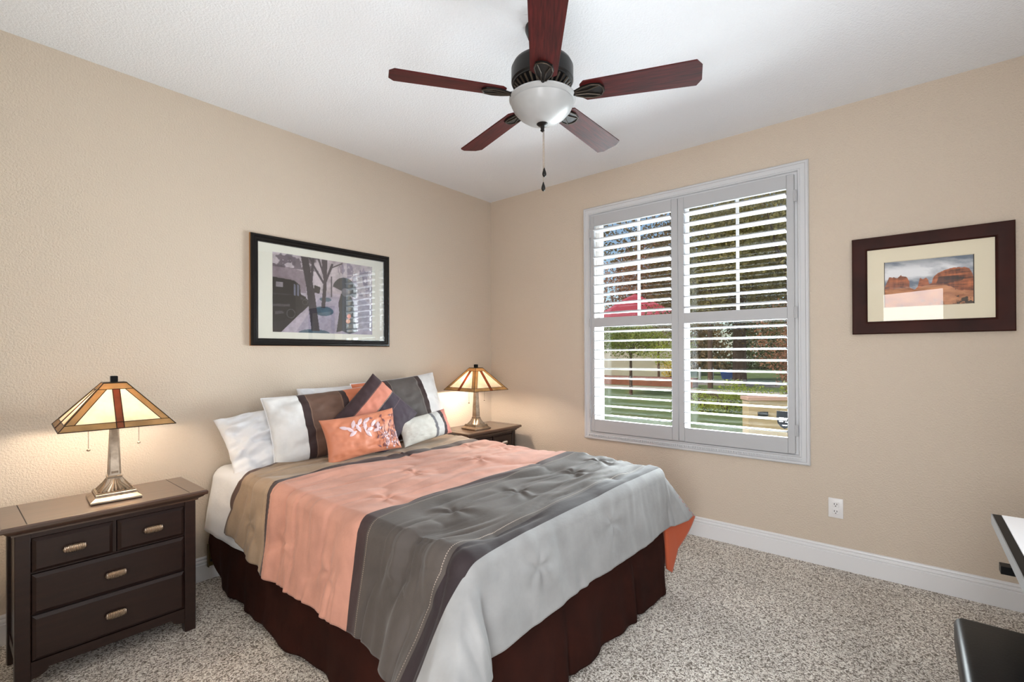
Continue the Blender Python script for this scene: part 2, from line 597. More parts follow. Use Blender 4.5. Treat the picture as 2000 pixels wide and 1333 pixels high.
# unseen hall added around the fill light beyond the opened doorway
b = MB(); b.box(-5.6, XL - T, -4.4, -1.9, -.14, 0); struct('floor_hall', b, M['carpet'])
b = MB(); b.box(-5.6, XL - T, -4.4, -1.9, 2.44, 2.6); struct('ceiling_hall', b, M['ceiling'])
for nm_, bx_ in (('wall_hall_far', (-5.6, -5.45, -4.4, -1.9)), ('wall_hall_front', (-5.6, XL - T, -4.55, -4.4)), ('wall_hall_back', (-5.6, XL - T, -1.9, -1.75))):
    b = MB(); b.box(*bx_, 0, 2.6); struct(nm_, b, M['wall'])

# ------------------------------------------------------------------ window 1 with its casing and shutters
fr = lambda a, bb, d: (-d, a, bb)           # wall_right plane: a = y, b = z, depth into the room
win = empty('window_1', (.11, -1.8365, WZ0), kind='structure')
LW = (-.11, 1.8365, -WZ0)
b = MB()
b.ring((WY0, WY1, WZ0, WZ1), [(0, -.13), (0, -.07), (.035, -.07), (.035, -.13)], fr)
b.box(.075, .125, -1.862, -1.812, WZ0, WZ1)
b.box(.080, .125, WY0, WY1, 1.505, 1.545)
b.build('window_frame', M['trim'], win, LW)
b = MB()
for yc in (-1.474, -2.199):
    b.box(.098, .112, yc - .009, yc + .009, 1.54, WZ1)
b.build('muntins', M['trim'], win, LW)
b = MB(); b.box(.105, .109, WY0 + .03, WY1 - .03, WZ0 + .03, WZ1 - .03); b.build('window_pane', M['wglass'], win, LW)
b = MB(); b.box(.02, .075, WY0, WY1, WZ0 - .001, WZ0 + .006); b.build('window_sill', M['trim'], win, LW)
# window casing
b = MB()
b.ring((-2.637, -1.049, .590, 2.465), [(0, 0), (0, .020), (.006, .026), (.016, .026), (.020, .020), (.044, .016), (.050, .022), (.056, .022), (.060, .010), (.074, .010), (.074, 0)], fr)
# carved rope edge along the lower casing
for k in range(96):
    y = -1.09 - k * .0157
    b.box(-.030, -.021, y - .010, y - .003, .613, .625, rot=Matrix.Rotation(.5, 3, 'X'))
struct('trim_2', b, mat('white_casing_paint', C(200, 201, 204), .4), smooth=25)

def shutter(y0, y1, hinge_left, label):
    """one hinged panel between y0 (left in view, larger) and y1"""
    root = empty('plantation_shutter', (-.02, (y0 + y1) / 2, .655), label, 'shutter', 'plantation shutters in the window')
    o = (.02, -(y0 + y1) / 2, -.655)
    oy0, oy1 = (-1.156, -1.787) if hinge_left else (-1.880, -2.520)
    z = (.656, .752, 1.492, 1.566, 2.304, 2.388)
    b = MB()
    xa, xb = -.036, -.006
    b.box(xa, xb, oy0, y0, z[0], z[5], .003)
    b.box(xa, xb, y1, oy1, z[0], z[5], .003)
    for zz in ((0, 1), (2, 3), (4, 5)):
        b.box(xa + .001, xb - .001, oy1, oy0, z[zz[0]], z[zz[1]])
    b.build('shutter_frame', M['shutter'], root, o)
    for nm, za, zb in (('lower_louvers', z[1], z[2]), ('upper_louvers', z[3], z[4])):
        b = MB()
        p = (zb - za) / 10
        for k in range(10):
            zc = za + p * (k + .5)
            t = R((3.2 if nm == 'lower_louvers' else 5.0) + (random.random() - .5) * 1.0)
            if hinge_left and nm == 'upper_louvers' and k == 5:
                t = R(14)
            sec = []
            for q in range(14):
                a = 2 * PI * q / 14
                ca = math.copysign(abs(math.cos(a)) ** .8, math.cos(a))
                lx, lz = .043 * ca, .0055 * math.sin(a)
                sec.append((-.020 + lx * math.cos(t) + lz * math.sin(t), zc - lx * math.sin(t) + lz * math.cos(t)))
            b.prism(sec, oy1 + .001, oy0 - .001, lambda a_, b_, c_: (a_, c_, b_))
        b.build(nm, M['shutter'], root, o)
    yh = y0 + .006 if hinge_left else y1 - .006
    for zh in (.80, 1.53, 2.25):
        b = MB()
        b.box(-.041, -.035, yh - .010, yh + .010, zh - .035, zh + .035, .002)
        b.tube([(-.041, yh, zh - .036), (-.041, yh, zh + .036)], .004)
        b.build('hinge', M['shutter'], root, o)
    return root
shutter(-1.127, -1.8355, True, 'left white louvered shutter panel of the window, nearer the room corner')
shutter(-1.8365, -2.562, False, 'right white louvered shutter panel of the window, nearer the red rock picture')

# security sticker inside the pane
st = empty('window_sticker', (.1035, -2.478, .845), 'small black shield sticker low on the right window pane', 'sticker')
b = MB()
sh = [(-.045, .055), (.045, .055), (.047, .01), (.04, -.025), (.022, -.048), (0, -.06), (-.022, -.048), (-.04, -.025), (-.047, .01)]
b.prism(sh, 0, .0012, lambda a, bb, c: (-c, a, bb))
b.build('sticker_film', mat('black_vinyl', C(14, 20, 26), .3), st)
b = MB()
for (a, z, wd) in ((.018, .012, .03), (-.014, .010, .026), (.02, -.012, .026), (-.012, -.014, .02), (.0, -.036, .03)):
    for k in range(5):
        b.box(-.0019, -.0012, a - wd / 2 + wd * k / 5, a - wd / 2 + wd * (k + .7) / 5, z - .003 - .002 * (k % 2), z + .003)
b.build('sticker_lettering', M['plastic'], st)

# unseen window over the desk, added to carry the rear fill light
w2 = empty('added_rear_window', (-2.2, YF, .95), kind='structure')
b = MB()
ff = lambda a, bb, d: (a, YF + d, bb)
b.ring((-2.96, -1.44, .89, 2.31), [(0, 0), (0, .018), (.05, .018), (.06, .006), (.06, -.12), (.09, -.12), (.09, -.14), (.06, -.14), (.06, 0)], ff)
b.build('window_frame', M['trim'], w2, (2.2, -YF, -.95))

# ------------------------------------------------------------------ outlet and desk power box
b = MB()
ot = empty('wall_outlet', (0, -2.763, .356), 'white double power outlet low on the beige window wall', 'outlet')
b.box(-.006, 0, -.037, .037, -.058, .058, .004, seg=2); b.build('cover_plate', M['plastic'], ot)
for zc in (.021, -.021):
    b = MB()
    b.box(-.009, -.005, -.017, .017, zc - .015, zc + .015, .003)
    s = b.build('socket', M['plastic'], ot)
    b = MB()
    b.box(-.0096, -.0085, .005, .008, zc - .001, zc + .008); b.box(-.0096, -.0085, -.008, -.005, zc - .001, zc + .008)
    b.lathe([(.003, 0), (.003, .001)], (0, 0, 0), 10)
    for v in b.bm.verts[-20:]:
        v.co = Vector((-.0086 - v.co.z, v.co.x, v.co.y + zc - .008))
    b.build('socket_slots', M['slot'], s)

# ------------------------------------------------------------------ pictures
def pip(px, py, poly):
    """points inside polygon, vectorised"""
    inside = np.zeros(px.shape, bool)
    n = len(poly)
    for i in range(n):
        x0, y0 = poly[i]; x1, y1 = poly[(i + 1) % n]
        c = ((y0 > py) != (y1 > py)) & (px < (x1 - x0) * (py - y0) / (y1 - y0 + 1e-12) + x0)
        inside ^= c
    return inside

def fbm(x, y, s=0, o=4):
    t = 0; a = 1.0
    for k in range(o):
        t = t + a * vnoise(x * 2 ** k, y * 2 ** k, s + k); a *= .55
    return t

def print_obj(name, cols, corner, du, dv, parent, loc):
    """sheet of paper carrying per-point ink; cols (n, m, 3) linear"""
    n, m = cols.shape[:2]
    a = np.linspace(0, 1, n)[:, None, None]; c = np.linspace(0, 1, m)[None, :, None]
    P = np.array(corner) + a * np.array(du) + c * np.array(dv)
    o = grid_obj(name, P, M['print'], parent, loc=loc, smooth=False)
    o.location = (0, 0, 0)
    at = o.data.color_attributes.new('ink', 'FLOAT_COLOR', 'POINT')
    at.data.foreach_set('color', np.concatenate([cols, np.ones((n, m, 1))], -1).reshape(-1).astype(np.float32))
    return o

def lin(r, g, b):
    return np.array(C(r, g, b)[:3])

def art_street(n=230, m=160):
    """a rainy avenue in violet greys: parked old car, bare trees, walker under an umbrella"""
    u = np.linspace(0, 1, n)[:, None] + np.zeros((1, m)); v = np.linspace(0, 1, m)[None, :] + np.zeros((n, 1))
    img = np.zeros((n, m, 3)) + lin(186, 178, 190)
    def put(mask, c, k=1.0):
        img[mask] = img[mask] * (1 - k) + np.array(c) * k
    fog = fbm(u * 5, v * 5, 3)
    sky = v > .55
    f3 = (fog[..., None] * .5 + .5)
    img[:] = np.where(sky[..., None], lin(150, 138, 150) * (1 - f3) + lin(214, 206, 210) * f3, img)
    put(pip(u, v, [(0, .5), (.3, .52), (.3, .8), (0, .86)]), lin(120, 104, 116), .65)
    put((u < .42) & (v > .82) & (fbm(u * 14, v * 10, 9) > -.05), lin(84, 74, 88), .75)
    put((u > .62) & (v > .55) & (fbm(u * 30, v * 9, 5) > 0.02), lin(132, 120, 140), .7)
    put(pip(u, v, [(.2, .0), (.44, .50), (.9, .52), (1, .4), (1, 0)]), lin(172, 166, 182))
    put(pip(u, v, [(0, 0), (.07, 0), (.34, .38), (.34, .44), (0, .3)]), lin(44, 40, 46))
    # round tree grates
    for (cx, cy, rx, ry) in ((.47, .30, .10, .065), (.49, .46, .06, .03), (.38, .0, .15, .05)):
        put(((u - cx) / rx) ** 2 + ((v - cy) / ry) ** 2 < 1, lin(86, 112, 128))
    # the old car
    put(pip(u, v, [(0, .12), (.10, .15), (.2, .27), (.29, .37), (.30, .47), (.25, .50), (.24, .62), (.19, .67), (0, .69)]), lin(26, 24, 28))
    put(pip(u, v, [(.03, .57), (.09, .57), (.09, .63), (.03, .63)]), lin(150, 144, 150))
    for (wa_, wb_) in ((.185, .205), (.215, .235)):
        put(pip(u, v, [(wa_, .48), (wb_, .47), (wb_, .61), (wa_, .63)]), lin(120, 122, 140))
    put(pip(u, v, [(0, .47), (.17, .48), (.17, .49), (0, .485)]), lin(70, 66, 72))
    put(pip(u, v, [(.245, .44), (.29, .40), (.29, .43), (.25, .47)]), lin(74, 70, 78))
    put(pip(u, v, [(0, .32), (.15, .33), (.15, .36), (0, .35)]), lin(92, 86, 92))
    put(pip(u, v, [(.02, .22), (.1, .24), (.08, .27), (.02, .26)]), lin(90, 84, 92))
    for (cx, cy, r) in ((.16, .24, .055), (.29, .40, .035)):
        put(((u - cx) / r) ** 2 + ((v - cy) / (r * 1.5)) ** 2 < 1, lin(14, 13, 16))
        put(np.abs(((u - cx) / r) ** 2 + ((v - cy) / (r * 1.5)) ** 2 - .45) < .08, lin(96, 92, 98))
    put(pip(u, v, [(.37, .54), (.43, .53), (.44, .62), (.38, .64)]), lin(40, 38, 44))
    # trunks
    put(pip(u, v, [(.35, .03), (.43, .03), (.385, .5), (.345, .8), (.32, 1), (.25, 1), (.30, .62)]), lin(58, 52, 64))
    put(pip(u, v, [(.445, .34), (.485, .34), (.50, .62), (.51, 1), (.45, 1), (.47, .7)]), lin(66, 60, 74))
    for (x0, y0, x1, y1, wd) in ((.47, .68, .36, .92, .012), (.49, .7, .56, .95, .012), (.37, .92, .33, 1.0, .01), (.55, .9, .66, .98, .008), (.345, .62, .37, .98, .012), (.47, .8, .42, 1, .01)):
        dx, dy = x1 - x0, y1 - y0
        t = np.clip(((u - x0) * dx + (v - y0) * dy) / (dx * dx + dy * dy), 0, 1)
        put(np.hypot(u - x0 - t * dx, v - y0 - t * dy) < wd, lin(70, 64, 78))
    # lamp post
    put(pip(u, v, [(.545, .5), (.555, .5), (.555, .78), (.545, .78)]), lin(80, 76, 92))
    # walker with umbrella
    ang = ((u - .69) / .13) ** 2 + ((v - .60) / .19) ** 2
    put((ang < 1) & (v > .58 - .55 * (u - .69)), lin(50, 56, 66))
    put(pip(u, v, [(.60, .02), (.63, .30), (.62, .42), (.65, .56), (.74, .58), (.79, .45), (.80, .2), (.83, .04), (.74, 0), (.66, .04)]), lin(46, 54, 64))
    put(((u - .70) / .045) ** 2 + ((v - .585) / .06) ** 2 < 1, lin(120, 116, 122))
    put(((u - .735) / .022) ** 2 + ((v - .25) / .032) ** 2 < 1, lin(214, 140, 126))
    put(((u - .725) / .024) ** 2 + ((v - .18) / .032) ** 2 < 1, lin(206, 150, 120))
    img *= (1 + .3 * fbm(u * 26, v * 18, 20)[..., None])
    img = np.clip(img, 0, 1) ** 1.18
    return np.clip(img, 0, 1)

def art_rocks(n=200, m=150):
    """red sandstone buttes under a cloudy sky"""
    u = np.linspace(0, 1, n)[:, None] + np.zeros((1, m)); v = np.linspace(0, 1, m)[None, :] + np.zeros((n, 1))
    cl = fbm(u * 3.2, v * 6 + u * 1.2, 31, 5)
    band = np.clip(.5 + 1.1 * cl + .35 * np.sin((v - .62) * 14), 0, 1)[..., None]
    img = lin(104, 116, 132) * (1 - band) + lin(226, 228, 232) * band
    top = np.clip((v - .78) / .2, 0, 1)[..., None] * np.clip(.4 + cl * 1.4, 0, 1)[..., None]
    img = img * (1 - .6 * top) + lin(92, 98, 108) * .6 * top
    jag = .018 * vnoise(u * 22, u * 0, 41) + .01 * vnoise(u * 60, u * 0, 42)
    def prof(pts):
        return np.interp(u, [p[0] for p in pts], [p[1] for p in pts]) + jag
    ridge = prof([(0, .42), (.03, .55), (.06, .66), (.12, .66), (.16, .63), (.2, .68), (.27, .64), (.30, .55), (.30, .44), (.36, .38), (.39, .42), (.42, .60), (.45, .57), (.49, .60), (.51, .56), (.52, .48), (.555, .50), (.56, .58), (.62, .68), (.72, .73), (.84, .75), (.95, .72), (.98, .62), (1, .5)])
    rock = v < ridge
    strata = fbm(u * 5, v * 26, 51, 4); crack = fbm(u * 40, v * 7, 52, 3)
    t = np.clip(.5 + .8 * strata + .35 * crack, 0, 1)[..., None]
    rc = lin(86, 50, 38) * (1 - t) + lin(196, 112, 70) * t
    img = np.where(rock[..., None], rc, img)
    sh = pip(u, v, [(.6, .48), (.63, .6), (.78, .6), (.9, .56), (.88, .5), (.72, .47)])
    img[sh] = img[sh] * .25 + lin(54, 50, 52) * .5
    slope = v < np.interp(u, [0, .2, .36, .5, .7, .85, 1], [.40, .43, .38, .46, .44, .32, .30]) + .5 * jag
    t2 = np.clip(.5 + .7 * fbm(u * 7, v * 18, 61, 4), 0, 1)[..., None]
    sc_ = lin(150, 92, 62) * (1 - t2) + lin(214, 152, 110) * t2
    img = np.where(slope[..., None], sc_, img)
    veg = slope & (u > .8) & (fbm(u * 18, v * 14, 71) > 0)
    img[veg] = lin(70, 56, 46)
    veg = (v < .2) & (fbm(u * 24, v * 18, 75) > .28)
    img[veg] = img[veg] * .5
    return np.clip(img, 0, 1)

# black framed street print on the bed wall
pa = empty('framed_picture', (-1.692, 0, 1.341), 'large black framed grey street scene print above the bed', 'picture')
OA = (1.692, 0, -1.341)
fa = lambda a, bb, d: (a, -d, bb)
b = MB(); b.ring((-2.196, -1.188, 1.341, 2.033), [(.006, .004), (0, .010), (0, .024), (.006, .030), (.016, .030), (.022, .022), (.034, .020), (.038, .014), (.046, .013), (.046, .004)], fa)
b.build('frame', M['blackwood'], pa, OA, smooth=25)
b = MB(); b.box(-2.194, -1.190, -.022, -.001, 1.343, 2.031); b.bm.free(); b = MB()
b.ring((-2.1975, -1.1865, 1.3395, 2.0345), [(0, .0005), (0, .013), (.004, .013), (.004, .0005)], fa)
b.build('frame_edge', M['frameside'], pa, OA)
b = MB(); b.box(-2.160, -1.224, -.010, -.004, 1.377, 1.997); b.build('mat_board', M['matboard'], pa, OA)
print_obj('print', art_street(), (-2.062, -.0108, 1.429), (.729, 0, 0), (0, 0, .508), pa, (-1.692, 0, 1.341))
b = MB(); b.mesh([(-2.155, -.0135, 1.382), (-1.229, -.0135, 1.382), (-1.229, -.0135, 1.992), (-2.155, -.0135, 1.992)], [(0, 1, 2, 3)])
b.build('picture_glass', M['pglass'], pa, OA)

# dark cherry framed red rock photograph on the window wall
pb = empty('framed_picture', (0, -3.182, 1.385), 'dark cherry framed photograph of red rock buttes beside the window', 'picture')
OB = (0, 3.182, -1.385)
b = MB(); b.ring((-3.512, -2.852, 1.385, 1.933), [(.004, .003), (0, .008), (0, .024), (.005, .030), (.058, .026), (.066, .022), (.071, .014), (.071, .003)], fr)
b.build('frame', M['cherry'], pb, OB, smooth=25)
b = MB()
b.ring((-3.442, -2.922, 1.455, 1.863), [(0, .004), (0, .010), (.0745, .010), (.078, .0065), (.078, .004)], fr); b.build('mat_board', M['creammat'], pb, OB)
b = MB(); b.ring((-3.3665, -2.9965, 1.5125, 1.7985), [(0, .0045), (0, .0075), (.005, .0075), (.005, .0045)], fr); b.build('mat_bevel', M['slot'], pb, OB)
print_obj('print', art_rocks(), (-.0062, -2.998, 1.514), (0, -.367, 0), (0, 0, .283), pb, (0, -3.182, 1.385))
b = MB(); b.mesh([(-.0125, -3.440, 1.457), (-.0125, -2.924, 1.457), (-.0125, -2.924, 1.861), (-.0125, -3.440, 1.861)], [(0, 1, 2, 3)])
b.build('picture_glass', glass_mat('picture_glass_matte', gloss=.9), pb, OB)

# ------------------------------------------------------------------ bed
XBL, XBR, LB = -2.42, -.86, 2.09         # outer edges of the dressed mattress, foot at y = -LB
bed = empty('bed', (-1.64, -1.05, 0), 'queen bed with white mattress on a steel frame against the wall', 'bed')
OBED = (1.64, 1.05, 0)
b = MB(); b.box(-2.39, -.89, -2.05, -.04, .37, .625, .05, seg=4); b.build('mattress', M['mattress'], bed, OBED)
b = MB(); b.box(-2.39, -.89, -2.05, -.04, .16, .37, .02, seg=2); b.build('box_spring', M['mattress'], bed, OBED)
b = MB()
for x in (-2.37, -.91):
    b.box(x - .02, x + .02, -2.0, -.03, .125, .16)
for y in (-.30, -1.02, -1.9):
    b.box(-2.37, -.91, y - .02, y + .02, .125, .155)
b.build('bed_frame', M['black'], bed, OBED)
for x in (-2.375, -.905):
    for y in (-.30, -1.02, -1.9):
        b = MB()
        b.tube([(x, y, .13), (x, y, .05)], .016, 10)
        b.tube([(x - .014, y, .03), (x + .014, y, .03)], .03, 16)
        b.build('caster', M['black'], bed, OBED)
for x in (-2.425, -.855):
    b = MB()
    b.box(x - .022, x + .022, -.058, -.052, .09, .215); b.box(x - .022, x - .017, -.075, -.055, .09, .215)
    b.box(x - .008, x + .008, -.064, -.05, .175, .19, mat=1); b.box(x - .008, x + .008, -.064, -.05, .115, .13, mat=1)
    b.build('headboard_bracket', [M['steel'], M['slot']], bed, OBED)

def drape(u, v, ztop, r, xl, xr, L, spread=1.0):
    """flat cloth coordinates (u from the left edge, v from the wall) hung over the bed"""
    W = xr - xl
    dl_ = np.maximum(0, r - u); drr = np.maximum(0, u - (W - r)); df = np.maximum(0, v - (L - r))
    side = np.where(drr > 0, 1.0, -1.0)
    ds = np.maximum(dl_, drr)
    d = np.hypot(ds, df)
    th = np.arctan2(df, np.maximum(ds, 1e-9))            # 0 = side, 90 = foot
    th = np.where(d > 1e-9, th, PI / 2)
    nx, ny = side * np.cos(th), -np.sin(th)
    bx = xl + np.clip(u, r, W - r); by = -np.minimum(v, L - r)
    arc = PI * r / 2
    a = np.minimum(d, arc) / r
    hx, hz = r * np.sin(a), r * (1 - np.cos(a))
    h = np.maximum(0, d - arc)
    # flare of the hanging part
    tdeg = np.degrees(th)
    phi_side = 9 + spread * 22 * sstep((v - 1.58) / .46)
    pk = np.interp(tdeg, [0, 20, 40, 62, 80, 90], [9 + 22 * spread, 40, 42, 34, 14, 9]) if spread else 9 + 0 * tdeg
    phi = np.where(df > 0, np.where(ds > 0, pk, 9.0), phi_side)
    phi = np.radians(phi)
    dx, dy, dz = nx * np.sin(phi), ny * np.sin(phi), -np.cos(phi)
    if spread:
        # right foot corner: the flap folds back on itself
        key = [0, 14, 31, 42, 52, 66, 90]
        kx = np.interp(tdeg, key, [.17, .08, .0, .20, .70, .40, .0])
        ky = np.interp(tdeg, key, [.0, .0, -.05, -.08, -.25, -.30, -.24])
        kz = -np.ones_like(kx) * np.interp(tdeg, key, [1, 1, 1, .95, .77, .88, .97])
        kn = np.sqrt(kx * kx + ky * ky + kz * kz)
        rc = (side > 0) & (ds > 0)
        wv = sstep((v - (L - r - .35)) / .35)
        dx = np.where(rc, np.where(df > 0, kx / kn, .17), dx)
        dy = np.where(rc, np.where(df > 0, ky / kn, 0), dy)
        dz = np.where(rc, np.where(df > 0, kz / kn, -.985), dz)
    X = bx + nx * hx + dx * h
    Y = by + ny * hx + dy * h
    Z = ztop - hz + dz * h
    return np.stack([X, Y, Z], -1)

# white sheet showing at the head
uu = np.linspace(-.32, 1.86, 110)[:, None]; vv = np.linspace(.03, .95, 60)[None, :]
u = uu + 0 * vv; v = vv + 0 * uu
P = drape(u, v, .640, .07, XBL + .012, XBR - .012, 3.0, 0)
P[..., 0] += .03 * sstep((v - .40) / .25) * sstep(-u / .1)
n = normals(P); n *= np.sign(n[55, 30, 2])
P = P + n * (.010 * vnoise(u * 4, v * 5, 3) + .008 * vnoise(u * 3 + 4, v * 14, 4) * (u < 0) + .004 * vnoise(u * 14, v * 14, 5))[..., None]
so = grid_obj('bed_sheet', P, M['sheet'], loc=(-1.64, -.4, .64))
tag(so, 'white sheet over the head end of the bed, under the pillows', 'sheet')
md = so.modifiers.new('thick', 'SOLIDIFY'); md.thickness = .006; md.offset = -1

# comforter
NU, NV = 300, 280
uu = np.linspace(-.37, 1.56 + .46, NU)[:, None]
tt = np.linspace(0, 1, NV)[None, :]
v0 = .22 + .20 * sstep((.52 - uu) / .52) - .085 * np.clip(-uu / .35, 0, 1)
VMAX = LB - .06 + .345
v = v0 + tt * (VMAX - v0)
u = uu + 0 * v
# the hem rises towards the head on the near side
u = np.where(u < 0, u * (1 - .20 * sstep((.85 - v) / .45)), u)
left = np.clip(-u, 0, .4)
v_hem = VMAX
P = drape(u, v, .668, .06, XBL, XBR, LB, 1.0)
nrm = normals(P)
nrm *= np.sign(nrm[150, 100, 2])
# quilting: puffs, tufts and pull wrinkles
hgt = .014 * vnoise(u * 2.6, v * 2.6, 11) + .010 * vnoise(u * 5, v * 6, 12)
fl = sstep((v - 1.98) / .1)
wu = u + .10 * vnoise(u * 3, v * 3, 61); wv_ = v + .075 * vnoise(u * 2.6, v * 3.2, 62) + .03 * vnoise(u * 6, v * 7, 63)
rdg = 1 - 2 * np.abs(vnoise(wu * 2.2 + 3, wv_ * 9, 17))
msk_ = sstep(.5 + 1.4 * vnoise(u * 3, v * 5, 64))
rdg2 = 1 - 2 * np.abs(vnoise(wu * 3.1 + 9, wv_ * 19 + 2, 71))
cross_w = .019 * vnoise(wu * 2.6, wv_ * 13, 13) * (.4 + msk_) + .010 * vnoise(wu * 5, wv_ * 27, 14) * (.35 + msk_) - .011 * np.clip(rdg, 0, 1) ** 5 * (1 - msk_ * .5) - .006 * np.clip(rdg2, 0, 1) ** 4 * msk_
along_w = (.016 * vnoise(wu * 12, v * 3, 15) + .007 * vnoise(wu * 26, v * 5, 16)) * (.4 + msk_) * (.12 + .88 * sstep((v - 2.06) / .16))
hgt = hgt + cross_w * (1 - fl) * (1 + .5 * (u < .05)) + along_w * fl
for (tu, tv) in ((1.37, 1.047), (.86, .69), (.24, 1.37), (.68, 1.74), (.305, 1.72), (1.127, 1.753), (-.20, .99), (-.13, 1.80), (1.0, 1.2), (.6, 1.1), (-.22, 1.36), (1.3, .8), (1.4, 1.75), (-.18, .62), (.35, 2.2), (.9, 2.2)):
    d2 = ((u - tu) / .040) ** 2 + ((v - tv) / .016) ** 2
    dd = np.hypot(u - tu, v - tv)
    ang = np.arctan2(v - tv, u - tu)
    hgt = hgt - .009 * np.exp(-d2) + .004 * np.exp(-(dd / .13) ** 2) * np.cos(ang * 5 + tu * 9) * np.minimum(1, dd / .03)
# folds of the near drape
hang = np.clip((-u) / .3, 0, 1)
hgt = hgt + hang * (.020 * vnoise(u * 1.2, v * 7.5, 18) + .012 * vnoise(u * 2, v * 15, 19))
hgt = hgt * (1 - .9 * sstep((u - 1.50) / .06) * sstep((v - 1.98) / .08))
P = P + nrm * hgt[..., None]
# colour bands follow the weave: the seams bow a little
def seam(base, left_u0, left_hem):
    f = base + (left_u0 - base) * np.exp(-np.maximum(u, 0) / .22)
    return np.where(u < 0, left_u0 + (left_hem - left_u0) * np.clip(-u / .37, 0, 1), f)
S = [(v0 + 0 * u), seam(.655, .765, .81), seam(.73, .80, .84), seam(1.458, 1.525, 1.525), seam(1.512, 1.572, 1.572), seam(1.985, 2.01, 1.985), seam(2.055, 2.09, 2.065), VMAX + 0 * u]
ref = [.05, .20, .25, .52, .56, .78, .83, .98]
vs = np.zeros_like(u)
for k in range(7):
    t = (v - S[k]) / (S[k + 1] - S[k])
    msk = (t >= 0) & (t <= 1.0001)
    vs = np.where(msk, ref[k] + t * (ref[k + 1] - ref[k]), vs)
vs = np.where(v <= S[0] + 1e-6, .05, vs)
uv = np.stack([(u + .5) / 3, vs], -1)
DK, DK2 = C(60, 44, 44), C(40, 30, 33)
comf_mat = stripe_mat('comforter_stripes', [(0, C(94, 74, 66)), (.058, C(156, 134, 112)), (.20, DK), (.25, C(196, 142, 124)), (.52, DK), (.56, C(76, 69, 65)), (.78, DK2), (.83, C(142, 142, 142))],
                      axis=1, rough=.72, sheen=.12, blotch=.13, stretch=(1, 2.2, 2.2),
                      stitches=((.193, .0008, 420, C(176, 150, 122)), (.257, .0006, 420, C(180, 140, 112)), (.567, .0006, 420, C(170, 152, 134)), (.773, .0006, 420, C(170, 156, 144))))
co = grid_obj('comforter', P, [comf_mat, M['lining']], uv=uv, loc=(-1.64, -1.2, .66))
tag(co, 'striped comforter in tan, salmon, brown and silver draped over the bed', 'comforter')
md = co.modifiers.new('thick', 'SOLIDIFY'); md.thickness = .010; md.offset = -1
md.material_offset = 1; md.material_offset_rim = 0; md.use_rim = True
# make the outer face look outward
def face_out(o, i):
    me = o.data
    if me.polygons[i].normal.z < 0:
        me.flip_normals()
face_out(co, 150 * (NV - 1) + 100)
face_out(so, 55 * 59 + 30)

# brown bed skirt: near side, foot, far side
def skirt():
    r = .05
    x0, x1, yf = XBL - .012, XBR + .012, -2.085
    path = []
    for y in np.linspace(-.05, yf + r, 150): path.append((x0, y, -1, 0))
    for a in np.linspace(0, PI / 2, 10)[1:-1]: path.append((x0 + r - r * math.cos(a), yf + r - r * math.sin(a), -math.cos(a), -math.sin(a)))
    for x in np.linspace(x0 + r, x1 - r, 120): path.append((x, yf, 0, -1))
    for a in np.linspace(0, PI / 2, 10)[1:-1]: path.append((x1 - r + r * math.sin(a), yf + r - r * math.cos(a), math.sin(a), -math.cos(a)))
    for y in np.linspace(yf + r, -.05, 120): path.append((x1, y, 1, 0))
    A = np.array(path)
    s = np.concatenate([[0], np.cumsum(np.hypot(np.diff(A[:, 0]), np.diff(A[:, 1])))])[:, None]
    t = np.linspace(0, 1, 30)[None, :]
    near = (A[:, 2:3] < -.5)
    y = A[:, 1:2]
    hem = .022 + .0 * y
    hem = np.where(near, hem + .20 * np.exp(-((-y - .05) / .075) ** 1.2 * 1.0) + .02 * np.exp(-((y + .86) / .10) ** 2), hem)
    z = .345 + t * (hem - .345)
    amp = (.003 + .026 * t ** 1.3)
    flute = vnoise(s * 7, t * .8 + 0 * s, 21) * 1.2 + .6 * vnoise(s * 15, t * 1.2 + 0 * s, 22)
    off = amp * flute - .03 * (1 - t) ** 3 + .030 * t ** 1.5 * np.where(near, sstep((-y - .2) / .6), np.where(A[:, 0:1] > -.9, .1, .5))
    # box pleats at the foot
    for sp_ in (3.12, 2.55):
        off = off + .022 * t * np.exp(-((s - sp_) / .03) ** 2) - .02 * t * np.exp(-((s - sp_ - .05) / .02) ** 2)
    X = A[:, 0:1] + A[:, 2:3] * off + 0 * t
    Y = A[:, 1:2] + A[:, 3:4] * off + 0 * t
    return np.stack([X, Y, z + 0 * off], -1)
sk = grid_obj('bed_skirt', skirt(), M['skirt'], loc=(-1.64, -1.05, 0.02))
tag(sk, 'dark brown gathered bed skirt hanging from under the comforter to the carpet', 'bed skirt')
md = sk.modifiers.new('thick', 'SOLIDIFY'); md.thickness = .004; md.offset = 0

# ------------------------------------------------------------------ pillows
def pillow_shape(w, h, th, seed, n=56, wr=.006, pinch=.05, power=.42, edge=0.0):
    s = np.linspace(-1, 1, n)[:, None] + np.zeros((1, n)); t = np.linspace(-1, 1, n)[None, :] + np.zeros((n, 1))
    s, t = np.sin(s * PI / 2) * .6 + s * .4, np.sin(t * PI / 2) * .6 + t * .4
    x = w / 2 * s * (1 - pinch * (1 - t * t) * s * s)
    y = h / 2 * t * (1 - pinch * (1 - s * s) * t * t)
    prof = (np.clip((1 - np.abs(s) ** 2.2) * (1 - np.abs(t) ** 2.2), 0, 1)) ** power
    wrk = wr * (vnoise(s * 5 + seed, t * 5, seed) * 1.4 + .8 * vnoise(s * 11, t * 8 + seed, seed + 1) + .5 * np.abs(vnoise(s * 3 - t * 9, t * 4 + s * 5, seed + 2))) * (.35 + prof)
    z = th / 2 * prof + wrk * (prof > 0.02)
    return s, t, np.stack([x, y, z], -1), np.stack([x, y, -th / 2 * prof * .8 - wrk * .4 * (prof > .02)], -1)

